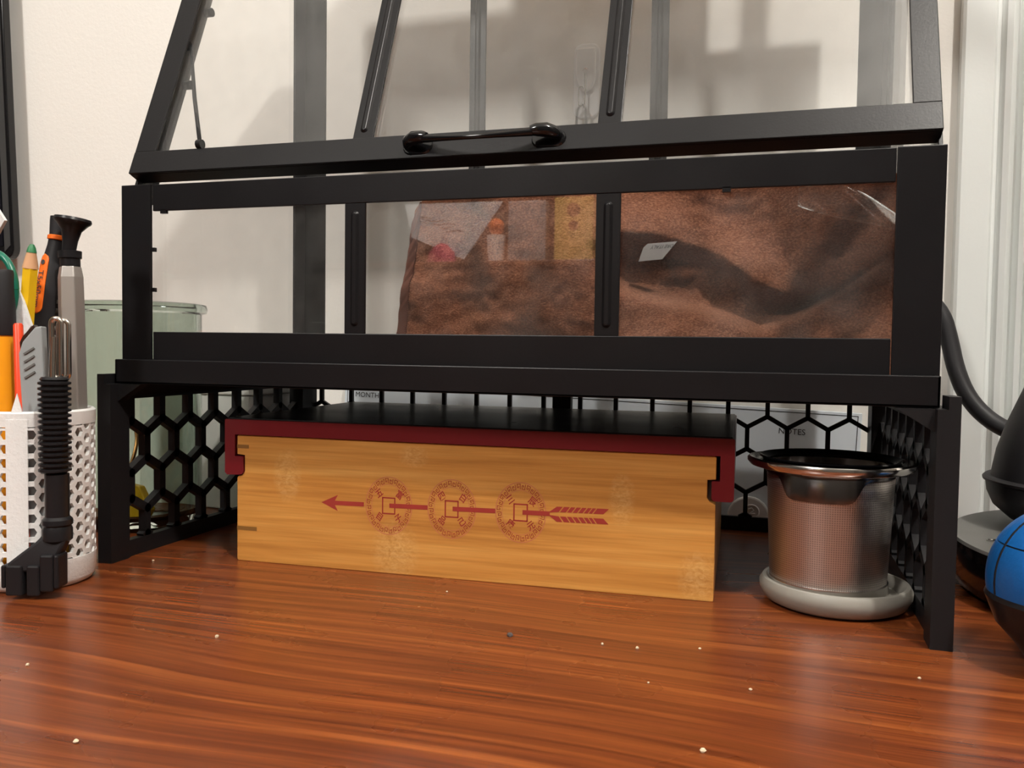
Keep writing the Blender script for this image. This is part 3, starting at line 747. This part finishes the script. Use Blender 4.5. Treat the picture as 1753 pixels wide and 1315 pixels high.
# ------------------------------------------------------------------ lamp body at the right
lamp = empty('lamp_stand', (.605, .11, 0), 'black bulb shaped lamp body on a wide round base at the right edge', 'lamp')
LC = (.6050, .1100)
mb = MB(); mb.lathe([(0, 0), (.118, 0), (.1240, .004), (.1262, .010), (.1262, .0283), (0, .0283)], (*LC, 0), 120); mb.build('base', 'gloss_black', lamp, smooth=True)
mb = MB(); mb.lathe([(0, .0284), (.1262, .0284), (.1255, .0300), (0, .0300)], (*LC, 0), 120); mb.build('top_plate', 'lamp_grey', lamp, smooth=True)
LB = (.5640, .1500)
mb = MB(); mb.lathe([(.036, .0300), (.047, .0345), (.0555, .042), (.0590, .050), (.0598, .0565)], (*LB, 0), 72)
mb.lathe([(.0572, .0590), (.0545, .075), (.0500, .090), (.0430, .108), (.0350, .128), (.0260, .146), (.0150, .160), (0, .166)], (*LB, 0), 72); mb.build('body', 'black_soft', lamp, smooth=True)
mb = MB(); mb.lathe([(.0590, .0560), (.0612, .0568), (.0615, .0582), (.0602, .0594), (.0570, .0594)], (*LB, 0), 72); mb.build('ring', 'black_soft', lamp, smooth=True)
mb = MB(); mb.lathe([(.0030, .0300), (.0030, .0308), (.0022, .0308), (.0018, .0300)], (.4960, .0985, 0), 24, closed=True); mb.lathe([(0, .0303), (.0016, .0303)], (.4960, .0985, 0), 16); mb.build('screw', 'steel', lamp, smooth=True)
mb = MB(); pts = [(.444, .2915, .170), (.452, .280, .176), (.468, .268, .1785), (.484, .262, .1745), (.4955, .258, .162), (.5005, .255, .142), (.5040, .251, .122), (.5110, .245, .102), (.5230, .237, .087), (.5390, .227, .078), (.552, .212, .074), (.560, .195, .070)]
def smoothpts(p, it=2):
    for _ in range(it):
        q = [p[0]]
        for a, b in zip(p, p[1:]): q += [tuple(a[i]*.75+b[i]*.25 for i in range(3)), tuple(a[i]*.25+b[i]*.75 for i in range(3))]
        p = q+[p[-1]]
    return p
mb.tube(smoothpts(pts), .0060, 14); mb.build('cable', 'black_soft', lamp, smooth=True)

# blue and black rounded gadget
GC = (.4985, -.0172, .0372)
gad = empty('round_gadget', (GC[0], GC[1], 0), 'blue and black rounded gadget with a grooved shell at the right edge', 'gadget')
def ball(a0, a1, rr, n=40):
    return [(rr*math.cos(math.radians(a0+(a1-a0)*i/n)), rr*math.sin(math.radians(a0+(a1-a0)*i/n))) for i in range(n+1)]
mb = MB(); mb.lathe([(r, z*1.04) for r, z in ball(-10, 28, .0312, 12)], GC, 64)
mb.lathe([(r, z*1.04) for r, z in ball(29.5, 90, .0312, 16)], GC, 64); mb.build('blue_shell', 'blue', gad, smooth=True)
mb = MB(); mb.lathe([(r, z*1.04) for r, z in ball(-90, 90, .0305, 30)], GC, 64); mb.build('core', 'black_soft', gad, smooth=True)
mb = MB(); mb.lathe([(0, -.0372), (.0110, -.0372), (.0145, -.0345), (.0185, -.0288), (.0205, -.0262), (.0270, -.0190), (.0305, -.0100), (.0315, -.0075), (.0308, -.0055), (0, -.0055)], GC, 64); mb.build('black_bowl', 'black_plastic', gad, smooth=True)
mb = MB()
for am in (195, 250, 305):
    a = math.radians(am); mb.tube([(GC[0]+.0311*math.cos(e)*math.cos(a), GC[1]+.0311*math.cos(e)*math.sin(a), GC[2]+.0311*1.04*math.sin(e)) for e in [math.radians(-9+8*i) for i in range(12)]], .0006, 6)
mb.build('groove', 'black_plastic', gad)

# ------------------------------------------------------------------ pen cup
CC = Vector((-.0117, -.0475, 0)); CR = .0302; CH = .0955
cup = empty('pen_cup', CC, 'white 3D printed honeycomb pen cup at the left edge', 'cup')
mb = MB(); NC = 30; cs = 2*PI/NC; pv = .00735; su = CR*cs/1.5      # column spacing = 1.5 side
A0 = math.radians(-59.5)          # seam strip faces this way
def cyl(a, z, r): return (CC.x+r*math.cos(a), CC.y+r*math.sin(a), z)
for c in range(NC):
    if c == 0: continue
    for rI in range(11):
        zc = .0135+rI*pv+(pv/2 if c % 2 else 0)
        if zc > CH-.0075: continue
        ac = A0+c*cs
        oh = []; ih = []
        for k in range(6):
            th = PI/3*k; oh.append((su/CR*math.cos(th), pv/2/math.sin(PI/3)*math.sin(th))); 
        # flat-top hexagon: vertices at 0,60,...
        vs = []
        for sc2, rr in ((1, CR), (.66, CR), (.66, CR-.0020), (1, CR-.0020)):
            for (da, dz) in oh: vs.append(cyl(ac+da*sc2, zc+dz*sc2, rr))
        fs = []
        for k in range(6):
            k2 = (k+1) % 6
            fs += [(k, k2, 6+k2, 6+k), (6+k, 6+k2, 12+k2, 12+k), (12+k, 12+k2, 18+k2, 18+k)]
        mb.add(vs, fs)
lat = mb.build('honeycomb_wall', 'white_print', cup)
def band(z0, z1, r0, r1, bulge=0, n=96):
    m2 = MB(); m2.lathe([(r1-.0022, z0), (r0 if False else r1, z0), (r1+bulge, z1), (r1-.0022, z1)], CC, n, closed=True); return m2
m2 = MB(); m2.lathe([(CR-.0024, CH-.0080), (CR+.0002, CH-.0080), (CR+.0004, CH-.0010), (CR-.0006, CH), (CR-.0018, CH), (CR-.0024, CH-.0010)], CC, 96, closed=True); m2.build('rim', 'white_print', cup, smooth=True)
m2 = MB(); m2.lathe([(0, .0001), (CR-.0035, .0001), (CR-.0016, .0010), (CR+.0003, .0038), (CR+.0003, .0152), (CR-.0024, .0152), (CR-.0024, .0030), (0, .0030)], CC, 96); m2.build('cup_base', 'white_print', cup, smooth=True)
m2 = MB(); n = 8; vs = []
for z in (.010, CH-.004):
    for k in range(n+1): vs.append(cyl(A0-cs*.80+cs*1.6*k/n, z, CR+.0006))
    for k in range(n+1): vs.append(cyl(A0-cs*.80+cs*1.6*k/n, z, CR-.0026))
K2 = 2*(n+1); fs = []
for k in range(n): fs += [(k, k+1, K2+k+1, K2+k), (n+1+k, K2+n+1+k, K2+n+2+k, n+2+k), (k, n+1+k, n+2+k, k+1), (K2+k, K2+k+1, K2+n+2+k, K2+n+1+k)]
fs += [(0, K2, K2+n+1, n+1), (n, 2*n+1, K2+2*n+1, K2+n)]
m2.add(vs, fs)
p0, p1, p2 = cyl(A0-.10, CH-.002, CR), cyl(A0+.10, CH-.002, CR), cyl(A0, CH+.0095, CR-.001)
q0, q1, q2 = cyl(A0-.10, CH-.002, CR-.002), cyl(A0+.10, CH-.002, CR-.002), cyl(A0, CH+.0095, CR-.002)
m2.add([p0, p1, p2, q0, q1, q2], [(0, 1, 2), (5, 4, 3), (0, 3, 4, 1), (1, 4, 5, 2), (2, 5, 3, 0)])
m2.build('seam_strip', 'white_print', cup)

def in_frame(a, b, up_hint=(0, 0, 1)):
    """matrix with local Z along a->b and local X near the camera's right"""
    a, b = Vector(a), Vector(b); z = (b-a).normalized(); x = (r2 - z*r2.dot(z)).normalized(); y = z.cross(x)
    return Matrix(((x.x, y.x, z.x, a.x), (x.y, y.y, z.y, a.y), (x.z, y.z, z.z, a.z), (0, 0, 0, 1))), (b-a).length
# orange highlighter
a, b = (-.0140, -.0640, .0050), (-.0220, -.0600, .1700)
X_, L = in_frame(a, b)
hl = empty('highlighter', a, 'orange highlighter pen with a black cap standing in the pen cup', 'highlighter')
mb = MB(X_); mb.lathe([(.0055, 0), (.0070, .004), (.0070, .130)], n=32, sx=1, sy=.8); mb.build('barrel', 'marker_orange', hl, smooth=True)
mb = MB(X_); mb.lathe([(.0076, .1300), (.0080, .1310), (.0080, L-.002), (.0074, L)], n=32, sx=1, sy=.8); mb.build('cap', 'black_soft', hl, smooth=True)
# pencil
a, b = (-.0300, -.0480, .010), (-.0095, -.0500, .1852)
X_, L = in_frame(a, b)
pc = empty('pencil', a, 'yellow hexagonal pencil with a green lead pointing up from the pen cup', 'pencil')
hexr = .0042
mb = MB(X_); mb.lathe([(hexr, 0), (hexr, L-.0135)], n=6); mb.build('barrel', 'yellow', pc)
mb = MB(X_); mb.lathe([(hexr*.98, L-.0135), (.0024, L-.0048)], n=24); mb.build('wood_tip', 'wood_tip', pc, smooth=True)
mb = MB(X_); mb.lathe([(.0026, L-.0048), (.0020, L-.0022), (.0011, L-.0004), (0, L)], n=20); mb.build('lead', 'green', pc, smooth=True)
# red pen
a, b = (.0050, -.0700, .004), (-.0048, -.0640, .1415)
X_, L = in_frame(a, b)
mb = MB(X_); mb.lathe([(.0028, 0), (.0030, .010), (.0026, L-.001), (.0020, L)], n=24, sx=.9); tag(mb.build('pen', 'red_pen', smooth=True), 'slim plain red pen in the cup beside the orange highlighter', 'pen')
# grey utility knife
a, b = (.0100, -.0640, .006), (.0035, -.0620, .1400)
X_, L = in_frame(a, b)
kn_ = empty('utility_knife', a, 'grey plastic utility knife with a slanted ribbed end in the pen cup', 'knife')
mb = MB(X_); mb.prism([(-.0062, 0), (.0055, 0), (.0062, L*.6), (.0055, L), (.0020, L-.0005), (-.0048, L-.008), (-.0070, L-.014), (-.0068, L*.6)], -.0028, .0028); mb.build('handle', 'grey_plastic', kn_, bevel=.0008)
mb = MB(X_)
for i in range(4): mb.frame((-.0012, -.0029, L-.0130-.0042*i), Vector((.86, 0, .5)), (0, 1, 0), (-.5, 0, .86), (-.0032, -.0005, -.0005), (.0032, .0004, .0005))
mb.build('thumb_rib', 'lamp_grey', kn_)
mb = MB(X_); mb.prism([(-.0070, L-.0130), (-.0044, L-.0070), (.0015, L-.0004), (.0010, L+.0008), (-.0048, L-.0048), (-.0073, L-.0095)], -.0018, .0018); mb.build('blade_slot', 'steel_dark', kn_)
# orange and black screwdriver
a, b = (-.0290, -.0420, .006), (-.0141, -.0260, .2033)
X_, L = in_frame(a, b)
sd = empty('screwdriver', a, 'black and orange screwdriver marked T5x50mm in the pen cup', 'screwdriver')
mb = MB(X_); pr = [(.0030, 0), (.0030, .070), (.0072, .085), (.0085, .105), (.0084, .140), (.0080, .158), (.0070, .171), (.0050, .182), (.0046, .188), (.0052, .196), (.0052, L)]
mb.lathe(pr, n=24, sx=1, sy=.85); mb.build('handle', 'black_soft', sd, smooth=True)
mb = MB(X_); mb.lathe([(.0046, .1850), (.0053, .1854), (.0053, .1874), (.0046, .1878)], n=24, closed=True); mb.build('ring', 'orange', sd, smooth=True)
def rad_at(z):
    for (r0, z0), (r1, z1) in zip(pr, pr[1:]):
        if z0 <= z <= z1: return r0+(r1-r0)*(z-z0)/(z1-z0)
    return pr[-1][0]
def on_handle(u, z, out=.0005):     # u metres round the handle, from its face
    r = rad_at(z); a_ = -PI/2+u/r
    return ((r+out)*math.cos(a_), (r+out)*.85*math.sin(a_), z)
vs = []; fs = []; NI, NJ = 10, 26
for j in range(NJ+1):
    z = .1420+(.1765-.1420)*j/NJ; e = min(j, NJ-j)/NJ; hwid = .0034*math.sqrt(max(0, 1-max(0, 1-e/.12)**2))
    for i in range(NI+1): vs.append(on_handle(-.0036+hwid*(2*i/NI-1), z, .0005))
for j in range(NJ):
    for i in range(NI): k = j*(NI+1)+i; fs.append((k, k+1, k+NI+2, k+NI+1))
mb = MB(X_); mb.add(vs, fs); inl = mb.build('inlay', 'orange', sd, smooth=True)
s = inl.modifiers.new('solid', 'SOLIDIFY'); s.thickness = .0006
mb = MB(X_); text_mesh('T5x50mm', .0052, mb, lambda u, v: on_handle(-.0038-(-v)*-1 if False else -.0038+v, .1560-u, .0009))
mb.build('lettering', 'ink', inl)
mb = MB(X_); mb.add([on_handle(-.0034+.0014*math.cos(2*PI*i/16), .1715+.0014*math.sin(2*PI*i/16), .0009) for i in range(16)], [tuple(range(16))])
mb.build('emblem', 'ink', inl)
mb = MB(X_)
for i in range(8): mb.tube([on_handle(.0058+.0012, .130+.0050*i, .0), on_handle(.0085+.0012, .130+.0050*i, .0)], .0012, 8)
mb.build('grip_rib', 'lamp_grey', sd, smooth=True)
# silver hexagonal tool with flared black top
a, b = (.0077, -.0370, .012), (.0008, -.0350, .2015)
X_, L = in_frame(a, b)
ht = empty('hexagonal_tool', a, 'silver hexagonal tool with a flared black top standing in the pen cup', 'tool')
sb = L-.0275
mb = MB(X_); k6 = Matrix.Rotation(math.radians(12), 4, 'Z'); mb.xf = X_ @ k6
mb.lathe([(.0070, 0), (.0070, .140), (.0068, sb-.006), (.0058, sb)], n=6); mb.build('body', 'alu', ht, bevel=.0006)
mb = MB(X_); mb.lathe([(.0052, sb), (.0052, sb+.0045), (.0060, sb+.0046), (.0061, sb+.0085), (.0048, sb+.0088)], n=24); mb.build('collar', 'black_plastic', ht, smooth=True)
tilt = Matrix.Rotation(math.radians(-9), 4, 'Y')
mb = MB(X_); mb.xf = X_ @ Matrix.Translation((0, 0, sb+.0085)) @ Matrix.Rotation(math.radians(9), 4, 'Y') @ Matrix.Translation((-.0006, 0, 0))
mb.lathe([(.0036, 0), (.0040, .006), (.0052, .0115), (.0080, .0150), (.0093, .0160), (.0098, .0172), (.0093, .0186), (.0070, .0190), (0, .0182)], n=36); mb.build('flared_top', 'black_plastic', ht, smooth=True)
# green and white pieces at the left edge
mb = MB(); pts = [(-.0300+.0150*math.cos(a), -.0560, .1600+.0200*math.sin(a)) for a in [2*PI*i/32 for i in range(33)]]
sc_ = empty('scissors', (-.0300, -.0560, .1600), 'green scissors handle loop at the left edge of the pen cup', 'scissors')
mb.tube(pts, .0020, 10); mb.build('handle', 'green_plastic', sc_, smooth=True)
mb = MB(); mb.box((-.0200, -.0575, .020), (-.0160, -.0545, .1420)); mb.build('blade', 'steel', sc_)
mb = MB(); mb.prism([(-.0160, .1300), (-.0060, .1405), (-.0140, .1600), (-.0200, .1620), (-.0200, .1300)], -.0545, -.0530); mb.prism([(-.0150, .060), (-.0120, .060), (-.0120, .131), (-.0150, .131)], -.0545, -.0530)
tag(mb.build('paper_tag', 'paper'), 'crumpled white paper corner sticking out behind the highlighter', 'paper')
mb = MB(); mb.prism([(-.0480, .1720), (-.0325, .1930), (-.0285, .1985), (-.0345, .2060), (-.0480, .2060)], -.0500, -.0480); mb.prism([(-.0385, .080), (-.0345, .080), (-.0385, .1865), (-.0425, .1820)], -.0500, -.0480)
tag(mb.build('plastic_label', 'paper'), 'white plastic corner at the upper left edge above the scissors', 'label')
# amber lighter
mb = MB(); mb.prism(rrect(-.0020, .0080, -.0500, -.0430, .002), .012, .1105, 'xy'); tag(mb.build('lighter', 'amber', bevel=.0005), 'dark amber plastic lighter low inside the pen cup', 'lighter')

# hanging black tool with ribbed handle and clawed foot
TC = Vector((.0243, -.0693, 0))
tl = empty('hanging_tool', (TC.x, TC.y, .0015), 'black ribbed handle tool with a clawed foot hanging outside the pen cup', 'tool')
mb = MB(); prof_ = [(.0050, .0640)]
z = .0650
while z < .1115: prof_ += [(.0062, z), (.0078, z+.0005), (.0078, z+.0016), (.0062, z+.0021)]; z += .0028
prof_ += [(.0062, .1120), (.0070, .1128), (.0060, .1140)]
mb.lathe(prof_, (TC.x-.0002, TC.y, 0), 28); mb.build('ribbed_grip', 'black_plastic', tl, smooth=True, auto=math.radians(25))
mb = MB(); mb.lathe([(.0058, .0640), (.0058, .0420), (.0072, .0405), (.0074, .0380), (.0066, .0370), (.0072, .0355), (.0072, .0300), (.0050, .0280)], (TC.x+.0010, TC.y, 0), 32); mb.build('collar', 'black_plastic', tl, smooth=True)
# foot: sloping web from the collar to a clawed head
rx = Vector((r2.x, r2.y, 0)).normalized(); fx = Vector((fwd.x, fwd.y, 0)).normalized()
F0 = TC+Vector((0, 0, 0))
def fp(a, d, z): v = F0+rx*a+fx*d; return (v.x, v.y, z)
mb = MB()
secs = [((-.0040, .0080), .0335, .0050), ((-.0080, .0070), .0290, .0066), ((-.0150, .0045), .0235, .0078), ((-.0205, .0020), .0190, .0085), ((-.0235, .0010), .0140, .0085)]
vs = []
for (a0, a1), z, d in secs:
    for aa, dd in ((a0, -d), (a1, -d*.8), (a1, .0022), (a0, .0022)): vs.append(fp(aa, dd, z))
fs = [(0, 1, 2, 3)]
for i in range(len(secs)-1):
    for k in range(4): fs.append((i*4+k, i*4+(k+1) % 4, (i+1)*4+(k+1) % 4, (i+1)*4+k))
fs.append(tuple((len(secs)-1)*4+k for k in range(4)))
mb.add(vs, fs); web = mb.build('foot', 'black_soft', tl, smooth=True, bevel=.0016)
mb = MB()
for a0, a1, zb in ((-.0238, -.0215, .0060), (-.0215, -.0128, .0022), (-.0108, -.0040, .0022), (-.0040, .0030, .0045), (.0030, .0058, .0062)):
    q = [(a0, -.0088), (a1, -.0088), (a1, .0010), (a0, .0010)]
    mb.hexa([fp(a, d, zb) for a, d in q]+[fp(a, d, .0180 if a0 < -.005 else .0235) for a, d in q])
mb.build('claw', 'black_plastic', tl, bevel=.0010)
# steel snap ring on top of the tool
cb = empty('snap_hook', (TC.x-.002, TC.y+.004, .1125), 'shiny steel snap hook on top of the black hanging tool', 'snap hook')
mb = MB()
def oval(cx_, w2, z0, z1, d):
    p = [fp(cx_+w2*math.cos(a), d, z1-w2+w2*math.sin(a)) for a in [PI*i/14 for i in range(15)]]
    p += [fp(cx_+w2*math.cos(a), d, z0+w2+w2*math.sin(a)) for a in [PI+PI*i/14 for i in range(15)]]
    return p+[p[0], p[1]]
mb.tube(oval(-.0012, .0024, .1130, .1440, .004), .0014, 12); mb.tube(oval(.0012, .0026, .1130, .1432, .0068), .0013, 12); mb.build('ring', 'chrome', cb, smooth=True)
mb = MB(); mb.tube([fp(-.0026, .0030, .1130), fp(-.0026, .0030, .1250), fp(-.0022, .0032, .1345)], [.0020, .0016, .0012], 10); mb.build('gate', 'chrome', cb, smooth=True)

# ------------------------------------------------------------------ monitor at the left edge
mon = empty('monitor', (-.66, .262, 0), 'black flat monitor with a grey bezel strip at the left edge', 'monitor')
MX = Matrix.Translation((-.3655, .270, .2165)) @ Matrix.Rotation(math.radians(-2.6), 4, 'Y')
mb = MB(MX); mb.prism([(-.60, 0)]+arc(-.012, .012, .012, -PI/2, 0, 6)+[(0, .38), (-.60, .38)], 0, .009); mb.build('case', 'gloss_black', mon, bevel=.001)
mb = MB(MX); mb.prism([(-.0110, .008), (-.0035, .014), (-.0035, .37), (-.0110, .37)], -.0006, .001); mb.build('bezel_strip', 'bezel', mon)
mb = MB(MX); mb.box((-.59, -.0008, .014), (-.0125, .0005, .37)); mb.build('screen', 'screen', mon)
mb = MB(); mb.box((-.69, .240, .010), (-.63, .2685, .42)); mb.box((-.72, .10, 0), (-.56, .2605, .010)); mb.build('stand', 'black_plastic', mon, bevel=.002)

# ------------------------------------------------------------------ cabinet behind the viewer, mirrored faintly in the front panes
light('cabinet_fill', 'SPOT', (-.02, -.52, .78), 22, (1, .96, .92), (-.07, -.90, .32), spot_size=math.radians(52), spot_blend=.4, shadow_soft_size=.03)  # unseen spot added to brighten the things mirrored in the panes
mb = MB(); mb.box((-.34, -1.20, -.75), (.12, -.855, .262)); mb.box((-.345, -1.205, .2625), (.125, -.850, .272)); tag(mb.build('cabinet', 'wood_dark', bevel=.002), 'brown cabinet behind the viewer, mirrored in the front glass', 'cabinet')
mb = MB(); mb.prism([(-.2238, .3760), (-.0474, .3752), (-.1153, .2800), (-.2104, .3193)], -.905, -.9035); n_ = mb.build('paper_sheet', 'paper')
tag(n_, 'white paper sheet with faint notes mirrored in the middle pane above the towel', 'paper')
mb = MB()
for k in range(5): ribbon(mb, [(-.195+.012*k+.01*i, .352-.006*k+.0015*math.sin(i*2.3+k)) for i in range(3+k % 3)], .0010, -.9030)
mb.build('handwriting', 'ink', n_)
mb = MB(); mb.lathe([(.0138*math.sin(PI*i/16), -.0138*math.cos(PI*i/16)) for i in range(17)], (-.0560, -.895, .3320), 32); tag(mb.build('orange_ball', 'orange', smooth=True), 'small orange ball on a white pot mirrored in the middle pane', 'ball')
mb = MB(); mb.lathe([(.012, .2722), (.015, .30), (.016, .3176), (.014, .3178)], (-.0560, -.895, 0), 24); tag(mb.build('white_pot', 'white_plastic', smooth=True), 'small white pot under the orange ball, mirrored in the middle pane', 'pot')
mb = MB(); mb.box((-.0350, -.915, .2722), (.0290, -.890, .372)); tag(mb.build('grey_carton', 'grey_plastic', bevel=.002), 'grey carton beside the orange ball, mirrored in the middle pane', 'carton')
yb_ = empty('yellow_carton', (.0745, -.905, .2722), 'yellow printed carton mirrored beside the middle mullion', 'carton')
mb = MB(); mb.box((.0431, -.930, .2722), (.1060, -.890, .3760)); mb.build('carton_body', 'poster', yb_, bevel=.001)
mb = MB(); mb.prism(arc(.0745, .355, .011, 0, 2*PI, 20)[:-1], -.8898, -.8894); mb.prism(arc(.0745, .3305, .008, 0, 2*PI, 20)[:-1], -.8898, -.8894); mb.build('print', 'bamboo_dark', yb_)
mb = MB(); mb.lathe([(.026, .2722), (.022, .290), (.010, .302), (0, .306)], (-.146, -.880, 0), 14, sx=1, sy=.7); tag(mb.build('pink_cloth', 'pink', smooth=True), 'small heap of pink cloth mirrored at the left of the towel', 'cloth')

# ------------------------------------------------------------------ crumbs on the desk
cr = [(.141, -.0964, .0011, 'pale crumb on the desk at centre left, one of a close pair'), (.0896, -.1496, .0009, 'pale crumb near the left edge of the desk in front of the pen cup'),
      (.1599, -.1975, .0010, 'pale crumb at the lower left corner of the view'), (.3579, -.1387, .0011, 'large tan crumb at the bottom right of centre on the desk'),
      (.3076, -.0488, .0008, 'pale crumb on the desk in front of the right end of the arrow print'), (.3232, -.0489, .0009, 'pale crumb in the middle of the row before the box corner'),
      (.3497, -.0406, .0007, 'pale crumb right before the near right corner of the bamboo box'), (.4375, -.0466, .0008, 'orange-lit crumb just left of the riser front leg at right'),
      (.372, -.0805, .0007, 'lone pale crumb below the steel infuser'), (.2127, .0047, .0006, 'tiny crumb close to the middle of the box front'),
      (.0216, .0066, .0008, 'pale crumb beside the left riser leg'), (.3331, -.0863, .0005, 'very small crumb between the box corner and the bottom edge')]
def crumb(x, y, r, m_, label, group=None):
    mb = MB(); vs = []
    for i, (z, k) in enumerate(((0, .7), (.5, 1), (1, .6))):
        for j in range(6): a = j*PI/3; q = r*k*random.uniform(.75, 1.15); vs.append((x+q*math.cos(a), y+q*math.sin(a), .00005+z*r*1.1))
    mb.add(vs, [(5, 4, 3, 2, 1, 0), (12, 13, 14, 15, 16, 17)]+[(i*6+j, i*6+(j+1) % 6, (i+1)*6+(j+1) % 6, (i+1)*6+j) for i in (0, 1) for j in range(6)])
    tag(mb.build('crumb', m_), label, 'crumb', group)
for x, y, r, lab in cr: crumb(x, y, r, 'crumb', lab, 'pale crumbs on the desk')
crumb(.2653, -.0519, .0015, 'crumb_dark', 'grey fluff crumb on the desk in front of the bamboo box')
